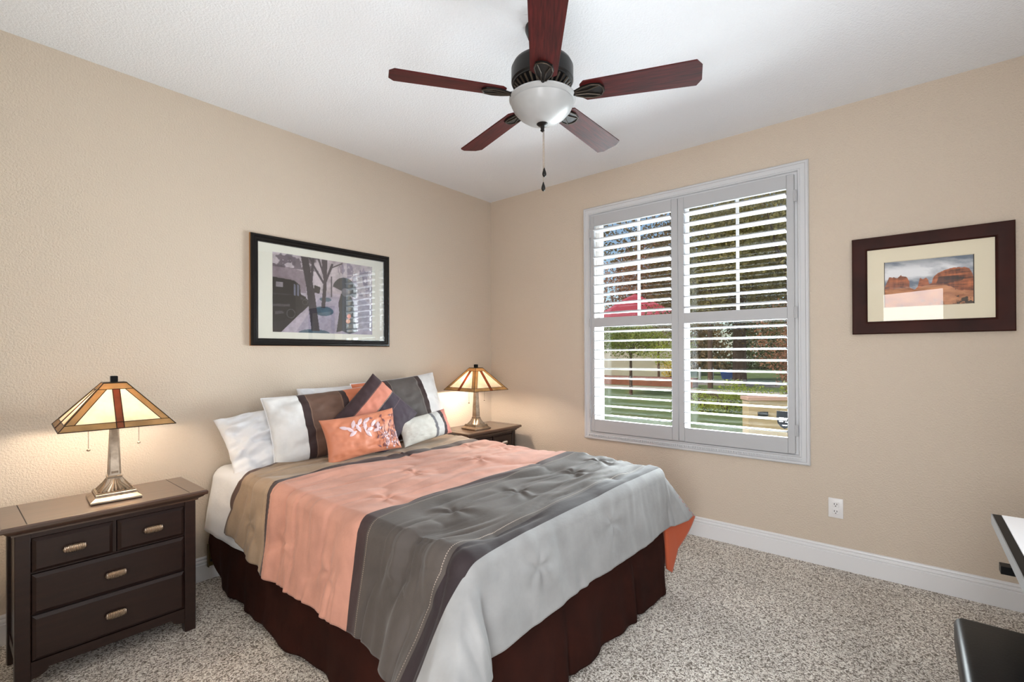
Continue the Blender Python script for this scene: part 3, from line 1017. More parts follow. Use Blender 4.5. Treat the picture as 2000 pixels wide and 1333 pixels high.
def pillow(name, center, right, up, w, h, th, mats, label, group=None, seed=1, embroidery=None, piping=None, **kw):
    right = Vector(right).normalized(); up = Vector(up); up = (up - right * up.dot(right)).normalized()
    nz = right.cross(up)
    Mx = Matrix((right, up, nz)).transposed().to_4x4()
    s, t, Fp, Bp = pillow_shape(w, h, th, seed, **kw)
    n = s.shape[0]
    uvf = np.stack([(s + 1) / 2, (t + 1) / 2], -1)
    ns = n * n
    me = bpy.data.meshes.new(name)
    idx = np.arange(ns).reshape(n, n)
    bidx = idx + ns
    bidx = np.where((np.abs(s) > .9999) | (np.abs(t) > .9999), idx, bidx)
    Q = lambda I: np.stack([I[:-1, :-1], I[1:, :-1], I[1:, 1:], I[:-1, 1:]], -1).reshape(-1, 4)
    F = np.concatenate([Q(idx), Q(bidx)[:, ::-1]])
    V = np.concatenate([Fp.reshape(-1, 3), Bp.reshape(-1, 3)])
    used = np.unique(F); remap = -np.ones(len(V), int); remap[used] = np.arange(len(used))
    me.from_pydata(V[used].tolist(), [], remap[F].tolist())
    l = me.uv_layers.new(name='UVMap')
    U = np.concatenate([uvf.reshape(-1, 2)] * 2)
    l.data.foreach_set('uv', U[F.reshape(-1)].astype(np.float32).reshape(-1))
    me.materials.append(mats)
    me.shade_smooth()
    o = bpy.data.objects.new(name, me)
    COL.objects.link(o)
    o.matrix_world = Matrix.Translation(center) @ Mx
    tag(o, label, 'pillow', group)
    if piping:
        b = MB()
        ring = [Fp[i, 0] for i in range(n)] + [Fp[n - 1, j] for j in range(1, n)] + [Fp[i, n - 1] for i in range(n - 2, -1, -1)] + [Fp[0, j] for j in range(n - 2, 0, -1)]
        b.tube([Vector(q) for q in ring] + [Vector(ring[0])], .0035, 6)
        b.build('piping', piping, o)
    if embroidery:
        embroidery(o, Fp, s, t)
    return o

GREY, DBAND, BROWN, CHAR, ORG = C(222, 222, 222), C(58, 42, 42), C(104, 78, 66), C(88, 82, 80), C(206, 122, 88)
M['pillowcase'] = mat('white_pillowcase', C(226, 227, 231), .85, sheen=.2, bump=(22, .3, .008))
M['shamL'] = stripe_mat('sham_stripes_near', [(0, GREY), (.265, DBAND), (.325, BROWN), (.635, DBAND), (.685, ORG)], 0, .6, stitches=((.333, .0025, 60, C(150, 124, 104)), (.628, .0025, 60, C(150, 120, 100))))
M['shamR'] = stripe_mat('sham_stripes_far', [(0, ORG), (.315, DBAND), (.365, CHAR), (.70, DBAND), (.76, GREY)], 0, .6, stitches=((.372, .0025, 60, C(146, 130, 120)), (.693, .0025, 60, C(150, 140, 134))))
M['plum'] = stripe_mat('plum_cushion_stripe', [(0, C(60, 50, 60)), (.58, C(204, 132, 112)), (.80, C(66, 50, 54))], 1, .7, stitches=((.573, .004, 50, C(190, 170, 150)), (.40, .004, 50, C(120, 100, 104)), (.81, .004, 50, C(150, 110, 100))))
M['orange'] = mat('orange_satin', C(202, 126, 94), .5, sheen=.1, bump=(30, .12, .004))
M['bolster'] = stripe_mat('ivory_cushion_bands', [(0, C(204, 203, 196)), (.60, C(112, 112, 116)), (.655, C(200, 200, 198)), (.79, C(64, 54, 58)), (.87, C(200, 132, 120))], 0, .8, bump=(140, .35, .004))
M['thread'] = mat('lilac_thread', C(214, 190, 196), .5)
M['threadb'] = mat('plum_thread', C(128, 78, 80), .5)

lean = (0, .33, .94)
pillow('pillow', (-2.03, -.175, .800), (.985, .03, .14), (-.14, .42, .90), .76, .38, .17, M['pillowcase'], 'rumpled white pillow slouching beside the left nightstand end of the bed', 'white bed pillows', seed=3, wr=.036, pinch=.06)
pillow('pillow', (-1.60, -.105, .868), (.998, .0, .03), (0, .22, .97), .66, .42, .14, M['pillowcase'], 'white pillow against the wall whose top edge shows over the brown striped sham', 'white bed pillows', seed=7, wr=.03, pinch=.06)
pillow('pillow_sham', (-1.845, -.285, .850), (.995, -.06, .055), (-.10, .36, .93), .72, .42, .17, M['shamL'], 'grey, dark brown and orange striped sham nearer the left lamp', 'striped pillow shams', seed=11, wr=.011, piping=M['pillowcase'])
pillow('pillow_sham', (-1.235, -.245, .885), (.995, -.03, .075), (-.11, .34, .94), .72, .47, .17, M['shamR'], 'charcoal sham with pale grey end standing nearer the right lamp', 'striped pillow shams', seed=23, wr=.010, piping=M['pillowcase'])
pillow('throw_pillow', (-1.575, -.425, .878), (.73, .05, .66), (-.62, .34, .70), .41, .41, .13, M['plum'], 'square plum cushion with a pink diagonal stripe, standing on its corner', seed=31, wr=.005, pinch=.04)

def floral(o, Fp, s, t):
    n = s.shape[0]
    def pt(a, c):
        i = np.interp(a, s[:, 0], np.arange(n)); j = np.interp(c, t[0], np.arange(n))
        i0, j0 = int(min(i, n - 2)), int(min(j, n - 2)); fi, fj = i - i0, j - j0
        p = Fp[i0, j0] * (1 - fi) * (1 - fj) + Fp[i0 + 1, j0] * fi * (1 - fj) + Fp[i0, j0 + 1] * (1 - fi) * fj + Fp[i0 + 1, j0 + 1] * fi * fj
        return Vector(p) + Vector((0, 0, .0022))
    def leaf(b, a, c, ang, ln, wd):
        out = []
        for k in range(9):
            q = k / 8
            out.append((ln * (q - .5), wd * math.sin(PI * q) ** .8))
        ring_ = out + [(x, -y) for x, y in out[-2:0:-1]]
        pts = []
        for x, y in ring_:
            pts.append(pt(max(-.96, min(.96, a + x * math.cos(ang) - y * math.sin(ang))), max(-.94, min(.94, c + (x * math.sin(ang) + y * math.cos(ang)) * 1.7))))
        cen = pt(a, c) + Vector((0, 0, .0015))
        k = len(pts)
        b.mesh(pts + [cen], [(i, (i + 1) % k, k) for i in range(k)])
    def vine(b, pts, r):
        path = []
        for (a0, c0), (a1, c1) in zip(pts[:-1], pts[1:]):
            path += [pt(a0 + (a1 - a0) * k / 4, c0 + (c1 - c0) * k / 4) for k in range(4)]
        path.append(pt(*pts[-1]))
        b.tube(path, r, 5)
    b = MB(); rr = random.Random(5)
    for (a, c, an) in ((-.42, .30, 2.4), (-.30, .52, 1.2), (-.20, .30, 1.9), (-.12, .58, .9), (-.02, .34, 1.4), (.06, .60, .6), (.10, .16, .2), (.22, .40, .8), (.30, .08, .3), (-.55, .42, 2.8), (.02, -.02, 2.2), (.34, .28, 1.2), (-.36, .1, 3.6)):
        leaf(b, a, c, an, .20 + .08 * rr.random(), .048)
    pts_a = sorted((.45 + rr.random() * .48, -.88 + rr.random() * .75) for q in range(24))
    for a, c in pts_a:
        leaf(b, a, c, rr.random() * 6, .08, .022)
    for (a0, c0), (a1, c1) in (((-.30, .52), (-.42, .30)), ((-.12, .58), (-.02, .34)), ((.06, .60), (-.02, .34)), ((.22, .40), (.10, .16)), ((-.55, .42), (-.42, .30)), ((.02, -.02), (.10, .16)), ((.34, .28), (.30, .08)), ((-.36, .1), (-.42, .30))):
        vine(b, [(a0, c0), (a1, c1)], .0011)
    vine(b, [(-.62, .46), (-.42, .30), (-.20, .30), (-.02, .34), (.10, .16), (.30, .08), (.42, -.2)] + pts_a, .0011)
    b.build('floral_embroidery', M['thread'], o, smooth=0)
    b = MB()
    pts_b = sorted((.15 + rr.random() * .78, -.85 + rr.random() * 1.55) for q in range(34))
    for a, c in pts_b:
        leaf(b, a, c, rr.random() * 6, .13, .026)
    vine(b, pts_b, .0005)
    b.build('leaf_embroidery', M['threadb'], o, smooth=0)
pillow('lumbar_pillow', (-1.765, -.545, .793), (.995, -.03, .06), (.03, .30, .95), .50, .265, .12, M['orange'], 'orange lumbar cushion with pale embroidered leaves in front of the shams', seed=41, wr=.006, pinch=.09, embroidery=floral)
pillow('bolster_pillow', (-1.235, -.50, .772), (.985, .05, .09), (-.05, .36, .93), .45, .185, .115, M['bolster'], 'small ivory cushion with grey bands and a pink end', seed=53, wr=.005, pinch=.06, power=.5)

# ------------------------------------------------------------------ nightstands
def nightstand():
    ns = empty('nightstand', (0, 0, 0))
    b = MB()
    yb, yfr = .17, -.165
    for sx in (-1, 1):
        x0, x1 = sorted((sx * .252, sx * .297))
        b.box(x0, x1, yfr, yfr + .045, 0, .607, .003)
        b.box(x0, x1, yb - .045, yb, 0, .607, .003)
        xs = sorted((sx * .264, sx * .286))
        b.box(xs[0], xs[1], yfr + .045, yb - .045, .09, .607)
        b.box(xs[0] - .004, xs[1] + .004, yfr + .045, yb - .045, .09, .13)
        b.box(xs[0] - .004, xs[1] + .004, yfr + .045, yb - .045, .575, .607)
    b.box(-.252, .252, yb - .02, yb - .005, .09, .607)
    b.box(-.252, .252, yfr + .012, yb, .095, .11)
    b.box(-.252, .252, yfr + .004, yfr + .030, .586, .607)
    b.box(-.252, .252, yfr + .012, yfr + .030, .446, .452)
    b.box(-.252, .252, yfr + .012, yfr + .030, .286, .290)
    b.box(-.006, .006, yfr + .012, yfr + .030, .45, .59)
    arch = [(-.252, .110), (.252, .110), (.252, .045)] + [(.252 - .05 * math.sin(k / 8 * PI / 2), .045 + .028 * (1 - math.cos(k / 8 * PI / 2))) for k in range(1, 9)]
    arch += [(-x, z) for x, z in reversed(arch[3:])] + [(-.252, .045)]
    b.prism(arch, yfr + .004, yfr + .026, lambda a, c, d: (a, d, c))
    b.build('cabinet', M['wood'], ns)
    b = MB()
    b.square_lathe([(1, 0), (1, 0)])
    b.bm.free(); b = MB()
    def slab(prof):
        pts, faces = [], []
        for (o_, z) in prof:
            for a, c in ((-1, -1), (1, -1), (1, 1), (-1, 1)):
                pts.append((a * (.297 + o_), (c * .1675 + .0025) + c * o_ if c < 0 else .172, z))
        for i in range(len(prof) - 1):
            for k in range(4):
                faces.append((i * 4 + k, i * 4 + (k + 1) % 4, i * 4 + 4 + (k + 1) % 4, i * 4 + 4 + k))
        faces.append((3, 2, 1, 0)); m_ = (len(prof) - 1) * 4; faces.append((m_, m_ + 1, m_ + 2, m_ + 3))
        b.mesh(pts, faces)
    slab([(0, .605), (.008, .605), (.008, .611), (.014, .615), (.024, .621), (.030, .628), (.038, .630), (.040, .634), (.040, .644), (.036, .649), (.034, .650)])
    for x in (-.265, .265):
        b.box(x - .0016, x + .0016, -.19, .17, .6495, .6504, mat=1)
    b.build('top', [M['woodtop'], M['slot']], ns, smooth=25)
    def drawer(x0, x1, z0, z1):
        b = MB()
        e = .012
        f = lambda a, c, d: (a, yfr + .004 - d, c)
        pts = [f(x0, z0, 0), f(x1, z0, 0), f(x1, z1, 0), f(x0, z1, 0), f(x0 + e, z0 + e, .010), f(x1 - e, z0 + e, .010), f(x1 - e, z1 - e, .010), f(x0 + e, z1 - e, .010),
               f(x0, z0, -.02), f(x1, z0, -.02), f(x1, z1, -.02), f(x0, z1, -.02)]
        b.mesh(pts, [(4, 5, 6, 7), (0, 1, 5, 4), (1, 2, 6, 5), (2, 3, 7, 6), (3, 0, 4, 7), (8, 9, 1, 0), (9, 10, 2, 1), (10, 11, 3, 2), (11, 8, 0, 3), (11, 10, 9, 8)])
        d = b.build('drawer', M['wood'], ns, smooth=20)
        xc, zc = (x0 + x1) / 2, (z0 + z1) / 2
        b = MB()
        # ribbed oval pull
        sec = 14
        pts, faces = [], []
        nl = 29
        for i in range(nl):
            q = i / (nl - 1) * 2 - 1
            rr_ = max(.0005, (1 - abs(q) ** 4) ** .5) * (1 + .09 * math.cos(i * PI))
            for k in range(sec):
                a = 2 * PI * k / sec
                pts.append((xc + q * .037, yfr - .020 + .010 * rr_ * math.cos(a), zc + .0155 * rr_ * math.sin(a)))
        for i in range(nl - 1):
            for k in range(sec):
                faces.append((i * sec + k, i * sec + (k + 1) % sec, (i + 1) * sec + (k + 1) % sec, (i + 1) * sec + k))
        b.mesh(pts, faces)
        b.tube([(xc, yfr - .004, zc), (xc, yfr - .018, zc)], .006, 10)
        b.build('drawer_pull', M['nickel'], d, smooth=30)
    drawer(-.250, -.008, .454, .584)
    drawer(.008, .250, .454, .584)
    drawer(-.250, .250, .291, .444)
    drawer(-.250, .250, .114, .285)
    return ns
n1 = nightstand()
n1.location = (-2.941, -.36, 0)
tag(n1, 'espresso nightstand with four drawers on the left side of the bed', 'nightstand', 'matching nightstands')
n2 = copy_tree(n1)
n2.location = (-.425, -.238, 0)
tag(n2, 'espresso nightstand in the room corner, mostly hidden behind the bed', 'nightstand')

# ------------------------------------------------------------------ lamps
def table_lamp():
    L_ = empty('table_lamp', (0, 0, 0))
    b = MB()
    b.square_lathe([(.086, 0), (.088, .004), (.088, .010), (.070, .024), (.069, .034), (.066, .036), (.066, .040), (.058, .042)])
    # fluted pyramid
    for k in range(4):
        rot = Matrix.Rotation(k * PI / 2, 4, 'Z')
        b.M = rot
        for i in range(-3, 4):
            a0, a1 = i * .0145, i * .0055
            b.tube([(a0, -.054, .040), (a1, -.034, .072), (a1 * .8, -.026, .088)], [.0072, .0045, .003], 6)
            b.box(-.062 + (i + 3) * .0185, -.052 + (i + 3) * .0185, -.0705, -.067, .026, .033)
    b.M = Matrix.Identity(4)
    b.square_lathe([(.054, .040), (.033, .072), (.025, .092), (.026, .094), (.026, .100), (.022, .102)])
    b.build('base', M['pewter'], L_, smooth=25)
    b = MB()
    b.square_lathe([(.0235, .100), (.0215, .104), (.0140, .330), (.0150, .334), (.0150, .342), (.010, .345), (.010, .40), (.004, .41), (.004, .515)])
    for k in range(4):
        b.M = Matrix.Rotation(k * PI / 2, 4, 'Z')
        for sx in (-1, 1):
            b.mesh([(sx * .019 - .003, -.0225, .108), (sx * .019 + .003, -.0225, .108), (sx * .0120 + .002, -.0152, .325), (sx * .0120 - .002, -.0152, .325),
                    (sx * .019 - .003, -.0200, .108), (sx * .019 + .003, -.0200, .108), (sx * .0120 + .002, -.0130, .325), (sx * .0120 - .002, -.0130, .325)],
                   [(0, 1, 2, 3), (4, 7, 6, 5), (0, 4, 5, 1), (1, 5, 6, 2), (2, 6, 7, 3), (3, 7, 4, 0)])
        b.box(-.012, .012, -.0225, -.020, .112, .122)
    b.M = Matrix.Identity(4)
    b.build('stem', M['pewter'], L_, smooth=25)
    # pyramid shade in art glass
    hb, ht, zb, zt = .1925, .040, .330, .513
    zc = .333
    def P_(q, s_):     # q along the face -1..1, s_ 0 bottom .. 1 top
        h = hb + (ht - hb) * s_
        return Vector((q * h, -h, zb + (zt - zb) * s_))
    b = MB()
    def quad(q00, q10, s0, s1, mt, q01=None, q11=None):
        q01 = q00 if q01 is None else q01; q11 = q10 if q11 is None else q11
        A = [P_(q00, s0), P_(q10, s0), P_(q11, s1), P_(q01, s1)]
        nn = (A[1] - A[0]).cross(A[3] - A[0]).normalized() * .0025
        b.mesh([p for p in A] + [p - nn for p in A], [(0, 1, 2, 3), (7, 6, 5, 4), (0, 4, 5, 1), (1, 5, 6, 2), (2, 6, 7, 3), (3, 7, 4, 0)], mt)
    def came(p0, p1, r=.0016):
        b.tube([p0, p1], r, 6, mat=3)
    sB, sT = .13, .86
    def qe(s_):       # edge border of constant width on the hips
        h = hb + (ht - hb) * s_
        return 1 - .030 / h
    def qm(s_):
        h = hb + (ht - hb) * s_
        return .0125 / h
    for k in range(4):
        b.M = Matrix.Rotation(k * PI / 2, 4, 'Z')
        quad(-1, 1, sT, 1, 1)
        quad(-1, -qm(0), 0, sB, 1, -1, -qm(sB)); quad(qm(0), 1, 0, sB, 1, qm(sB), 1)
        quad(-qm(0), qm(0), 0, sT, 2, -qm(sT), qm(sT))
        quad(-1, -qe(sB), sB, sT, 1, -1, -qe(sT)); quad(qe(sB), 1, sB, sT, 1, qe(sT), 1)
        quad(-qe(sB), -qm(sB), sB, sT, 0, -qe(sT), -qm(sT)); quad(qm(sB), qe(sB), sB, sT, 0, qm(sT), qe(sT))
        came(P_(-1, sB), P_(1, sB)); came(P_(-1, sT), P_(1, sT)); came(P_(-1, 0), P_(1, 0), .002); came(P_(-1, 1), P_(1, 1), .002)
        came(P_(-1, 0), P_(-1, 1), .002)
        for s_ in (-1, 1):
            came(P_(s_ * qe(sB), sB), P_(s_ * qe(sT), sT)); came(P_(s_ * qm(0), 0), P_(s_ * qm(sT), sT))
    b.M = Matrix.Identity(4)
    b.square_lathe([(.041, zt - .001), (.041, zt + .003), (.012, zt + .004)], mat=3)
    b.build('lamp_shade', [M['cream'], M['amber'], M['rust'], M['lead']], L_, smooth=20)
    b = MB(); b.square_lathe([(.0125, zt + .003), (.0125, zt + .028), (.010, zt + .030)]); b.build('finial', M['black'], L_)
    for sx, zz in ((-1, .225), (1, .235)):
        b = MB()
        x, y = sx * .087, -.01
        b.tube([(x, y, .39), (x, y, zz)], .0011, 5)
        z = .33
        while z > zz + .01:
            b.ball((x, y, z), .0022, 6, 4); z -= .0062
        b.ball((x, y, zz), .0062, 10, 8, sc=(1.15, 1.15, .8))
        b.build('pull_chain', M['pewter'], L_)
        b = MB()
        b.tube([(sx * .01, 0, .392), (sx * .045, 0, .392)], .012, 10); b.tube([(sx * .01, y, .39), (sx * .09, y, .39)], .002, 6)
        b.build('socket', M['lead'], L_)
        b = MB(); b.ball((sx * .075, 0, .394), .026, 16, 10, sc=(1.25, 1, 1)); b.build('bulb', M['bulb'], L_)
    return L_
l1 = table_lamp()
l1.location = (-2.916, -.375, .650); l1.rotation_euler.z = R(-4)
tag(l1, 'lit stained glass lamp on the left nightstand', 'lamp', 'stained glass table lamps')
l2 = copy_tree(l1)
M['bulb_far'] = emit_mat('lit_bulb_far', (1.0, .84, .68, 1), 300)
for c_ in kids(l2):
    if c_.name.startswith('bulb'):
        c_.data = c_.data.copy(); c_.data.materials[0] = M['bulb_far']
l2.location = (-.505, -.285, .650); l2.rotation_euler.z = R(-4)
tag(l2, 'lit stained glass lamp on the nightstand in the room corner', 'lamp')

# ------------------------------------------------------------------ ceiling fan
FX, FY = -1.692, -1.854
fan = empty('ceiling_fan', (FX, FY, H), 'bronze ceiling fan with five cherry blades and a white glass bowl', 'ceiling fan')
b = MB(); b.lathe([(.075, 0), (.075, -.012), (.062, -.045), (.030, -.062), (.016, -.066)], n=32); b.build('canopy', M['bronze'], fan)
b = MB(); b.tube([(0, 0, -.05), (0, 0, -.18)], .013, 16); b.build('downrod', M['bronze'], fan)
b = MB(); b.lathe([(.030, -.120), (.050, -.135), (.100, -.150), (.128, -.165), (.138, -.185), (.138, -.245), (.132, -.252), (.132, -.258)], n=48); b.build('motor_housing', M['bronze'], fan)
b = MB()
b.lathe([(.130, -.255), (.085, -.296), (.070, -.300)], n=48)
for k in range(30):
    b.M = Matrix.Rotation(2 * PI * k / 30, 4, 'Z')
    b.mesh([(.126, -.005, -.262), (.126, .005, -.262), (.090, .0035, -.296), (.090, -.0035, -.296), (.127, -.005, -.256), (.127, .005, -.256), (.088, .0035, -.291), (.088, -.0035, -.291)],
           [(0, 1, 2, 3), (4, 7, 6, 5), (0, 4, 5, 1), (1, 5, 6, 2), (2, 6, 7, 3), (3, 7, 4, 0)], 1)
b.M = Matrix.Identity(4)
b.build('vent_ring', [M['black'], M['bronzetrim']], fan)
b = MB(); b.lathe([(.074, -.296), (.078, -.305), (.078, -.320), (.068, -.326), (.060, -.332)], n=40); b.build('light_fitter', M['bronze'], fan)
prof = [(.060, -.312), (.110, -.310), (.140, -.313), (.148, -.318), (.148, -.325), (.138, -.336), (.140, -.342), (.128, -.368), (.105, -.394), (.075, -.415), (.045, -.427), (.020, -.432), (.004, -.433)]
b = MB(); b.lathe(prof, n=56); b.build('light_bowl', M['bowl'], fan)
b = MB(); b.lathe([(.026, -.424), (.026, -.432), (.020, -.438), (.010, -.442), (.008, -.456), (.010, -.460), (.004, -.466)], n=20); b.build('bowl_finial', M['bronze'], fan)
for (x, y, zend) in ((.004, -.006, -.660), (.010, .004, -.720)):
    b = MB()
    b.tube([(x, y, -.45), (x, y, zend + .03)], .0011, 5)
    z = -.465
    while z > zend + .035:
        b.ball((x, y, z), .0021, 6, 4); z -= .0065
    c = b.build('pull_chain', M['pewter'], fan)
    b = MB(); b.lathe([(.0018, zend + .034), (.004, zend + .026), (.0085, zend + .012), (.0095, zend + .004), (.007, zend - .004), (.002, zend - .008)], (x, y, 0), 14); b.build('chain_fob', M['bronze'], c)
BR, BZ = .665, -.310
for k in range(5):
    ang = R(145.82 - 72 * k)
    tilt = R(-12)
    b = MB()
    r0, r1, w0, w1, ch = .175, BR, .056, .068, .030
    pts2 = [(r0, -w0 + .018), (r0 + .018, -w0), (r1 - ch * .7, -w1), (r1, -w1 + ch), (r1, w1 - ch), (r1 - ch * .7, w1), (r0 + .018, w0), (r0, w0 - .018)]
    b.prism(pts2, -.003, .003)
    bl = b.build('fan_blade', M['blade'], fan, (0, 0, BZ))
    bl.rotation_euler = (Matrix.Rotation(ang, 3, 'Z') @ Matrix.Rotation(R((0, .3, .3, 2.0, .6)[k]), 3, 'Y') @ Matrix.Rotation(tilt, 3, 'X')).to_euler()
    b = MB()
    # leaf shaped blade iron with raised veins
    out = [(.095, -.012), (.150, -.016), (.185, -.034), (.225, -.042), (.262, -.034), (.276, -.012), (.276, .012), (.262, .034), (.225, .042), (.185, .034), (.150, .016), (.095, .012)]
    b.prism(out, -.0085, -.0035)
    for yy in (-1, 1):
        b.tube([(.150, yy * .006, -.010), (.205, yy * .010, -.0105), (.255, yy * .027, -.010)], .003, 6, 1)
        b.tube([(.150, yy * .012, -.010), (.186, yy * .030, -.010), (.224, yy * .038, -.010), (.258, yy * .031, -.010), (.271, yy * .012, -.010), (.272, 0, -.010)], .0028, 6, 1)
    b.tube([(.075, 0, .012), (.11, 0, .0), (.150, 0, -.008)], [.014, .012, .010], 8)
    b.build('blade_iron', [M['bronze'], M['bronzetrim']], bl)

# ------------------------------------------------------------------ desk and stool at the right edge
dk = empty('desk', (-1.85, -3.62, 0), 'white topped desk with black border and silver rim, right edge of view', 'desk')
OD = (1.85, 3.62, 0)
x0, x1, y0, y1 = -2.58, -1.153, -3.925, -3.317
b = MB(); b.ring((x0, x1, y0, y1), [(0, .706), (0, .738), (.003, .738), (.003, .706)], lambda a, c, d: (a, c, d)); b.build('rim', M['silver'], dk, OD)
b = MB(); b.box(x0 + .003, x1 - .003, y0 + .003, y1 - .003, .706, .7385); b.build('border', M['black'], dk, OD)
b = MB(); b.box(x0 + .02, x1 - .012, y0 + .02, y1 - .024, .7385, .7415, .001); b.build('desk_top', M['deskwhite'], dk, OD)
for x in (-1.235, -2.5):
    b = MB(); b.box(x - .02, x + .02, -3.90, -3.329, .575, .600); b.build('side_rail', M['black'], dk, OD)
    for y in (-3.52, -3.88):
        b = MB(); b.box(x - .02, x + .02, y - .02, y + .02, 0, .706, .002); b.build('leg', M['black'], dk, OD)
b = MB(); b.box(-2.48, -1.255, -3.89, -3.87, .40, .70); b.build('modesty_panel', M['black'], dk, OD)

stl = empty('stool', (-1.735, -3.44, 0), 'black leather stool tucked under the white topped desk', 'stool')
n = 44
s = np.linspace(-1, 1, n)[:, None] + np.zeros((1, n)); t = np.linspace(-1, 1, n)[None, :] + np.zeros((n, 1))
b = MB()
b.box(-.235, .235, -.235, .235, .415, .510, .022, seg=5)
b.build('seat_cushion', M['leather'], stl)
b = MB(); b.box(-.215, .215, -.215, .215, .385, .416); b.build('seat_base', M['black'], stl)
for sx in (-1, 1):
    for sy in (-1, 1):
        b = MB(); b.box(sx * .19 - .018, sx * .19 + .018, sy * .19 - .018, sy * .19 + .018, 0, .386, .002); b.build('leg', M['black'], stl)

# ------------------------------------------------------------------ garden outside the window
GZ = -.30
M['grass'] = mat('lawn_grass', C(98, 118, 70), .9, vary=(1.2, C(132, 142, 88), .6), bump=(30, .6, .03))
M['path'] = mat('pale_path', C(206, 184, 164), .9, vary=(1.5, C(186, 164, 146), .6))
M['road'] = mat('road_asphalt', C(170, 158, 152), .9)
M['brick'] = mat('brick_planter', C(158, 96, 72), .9, vary=(9, C(128, 78, 60), .5))
M['stucco'] = mat('tan_stucco', C(214, 186, 146), .9, vary=(2, C(200, 172, 134), .6), bump=(40, .3, .01))
M['stuccocap'] = mat('pink_stucco_cap', C(214, 172, 156), .9)
M['bark'] = mat('bark', C(112, 86, 72), .95, vary=(6, C(84, 64, 54), .6, (1, 1, .2)), bump=(14, .6, .03))
M['roof'] = mat('red_tile_roof', C(206, 78, 92), .8, vary=(5, C(178, 58, 74), .6, (1, 1, 6)))
M['house'] = mat('cream_house_wall', C(226, 210, 186), .9)
M['blue'] = mat('blue_plastic', C(72, 112, 190), .5)
M['soil'] = mat('dark_mulch', C(72, 52, 42), .95)
def leaf_mat(name, c1, c2):
    m = mat(name, c1, .75, vary=(.9, c2, .5))
    N, L = m.node_tree.nodes, m.node_tree.links
    t = N.new('ShaderNodeBsdfTranslucent'); t.inputs[0].default_value = c2
    mx = N.new('ShaderNodeMixShader'); mx.inputs[0].default_value = .3
    L.new(N['Principled BSDF'].outputs[0], mx.inputs[1]); L.new(t.outputs[0], mx.inputs[2])
    L.new(mx.outputs[0], N['Material Output'].inputs[0])
    return m
M['redleaf'] = leaf_mat('russet_leaves', C(156, 98, 78), C(180, 132, 96))
M['oliveleaf'] = leaf_mat('olive_leaves', C(126, 126, 72), C(164, 146, 92))
M['brownleaf'] = leaf_mat('brown_olive_leaves', C(134, 102, 72), C(150, 128, 84))
M['greenleaf'] = leaf_mat('green_leaves', C(88, 118, 48), C(158, 160, 66))
M['darkleaf'] = leaf_mat('dark_green_leaves', C(66, 82, 44), C(92, 98, 56))
M['yellowleaf'] = leaf_mat('yellow_flowers', C(240, 186, 40), C(236, 210, 70))
M['limeleaf'] = leaf_mat('lime_leaves', C(160, 176, 60), C(186, 190, 84))

b = MB(); b.box(T + .02, 130, -90, 90, GZ - .2, GZ); struct('lawn', b, M['grass'])
b = MB()
for k in range(24):
    y = -30 + k * 3.2
    f_ = lambda yy: 16.0 + .010 * (yy - 6) ** 2 * (yy > 6) * .6
    b.mesh([(f_(y), y, GZ + .012), (f_(y) + 1.5, y, GZ + .012), (f_(y + 3.2) + 1.5, y + 3.2, GZ + .012), (f_(y + 3.2), y + 3.2, GZ + .012)], [(0, 1, 2, 3)])
struct('garden_path', b, M['path'], recalc=False)
b = MB(); b.box(20.5, 24, -60, 70, GZ - .1, GZ + .010); struct('road', b, M['road'])

def leaves(center, radii, count, size, seed, shell=.55, lobes=5):
    """leaf cards scattered through a lobed crown"""
    g = np.random.default_rng(seed)
    cs = np.array([np.zeros(3)] + [g.normal(size=3) * .45 for _ in range(lobes)])
    c = cs[g.integers(len(cs), size=count)]
    unit = lambda a: a / np.linalg.norm(a, axis=1, keepdims=True)
    p = (c + unit(g.normal(size=(count, 3))) * (shell + (1 - shell) * g.random((count, 1))) * .62) * np.array(radii) + np.array(center)
    a = unit(g.normal(size=(count, 3)))
    q = unit(np.cross(a, g.normal(size=(count, 3))))
    s_ = size * (.6 + .8 * g.random((count, 1)))
    V = np.stack([p - a * s_, p + q * s_ * .5, p + a * s_, p - q * s_ * .5], 1).reshape(-1, 3)
    return V, np.arange(count * 4).reshape(-1, 4)
def leaf_obj(V, F, m, root):
    me = bpy.data.meshes.new('foliage')
    me.from_pydata(V.tolist(), [], F.tolist())
    me.materials.append(m)
    o = bpy.data.objects.new('foliage', me)
    COL.objects.link(o)
    o.parent = root
    return o
def tree(x, y, h0, crown, rad, count, size, leafm, trunk_r, label, group, seed, name='tree', cat='tree', lean_=(0, 0)):
    root = empty(name, (x, y, GZ), label, cat, group)
    b = MB()
    zc = crown - GZ
    b.tube([(0, 0, -.05), (lean_[0] * .4, lean_[1] * .4, zc * .4), (lean_[0], lean_[1], zc)], [trunk_r * 1.15, trunk_r, trunk_r * .5], 12)
    g = random.Random(seed)
    for k in range(6):
        a = g.random() * 6.28; l = .7
        b.tube([(lean_[0] * .8, lean_[1] * .8, zc * .75), (rad[0] * .4 * math.cos(a), rad[1] * .4 * math.sin(a), zc * (.9 + .2 * g.random())), (rad[0] * l * math.cos(a), rad[1] * l * math.sin(a), zc + rad[2] * .5 * g.random())], [trunk_r * .5, trunk_r * .3, trunk_r * .1], 7)
    b.build('trunk', M['bark'], root)
    V, F = leaves((0, 0, zc), rad, count, size, seed)
    leaf_obj(V, F, leafm, root)
    return root
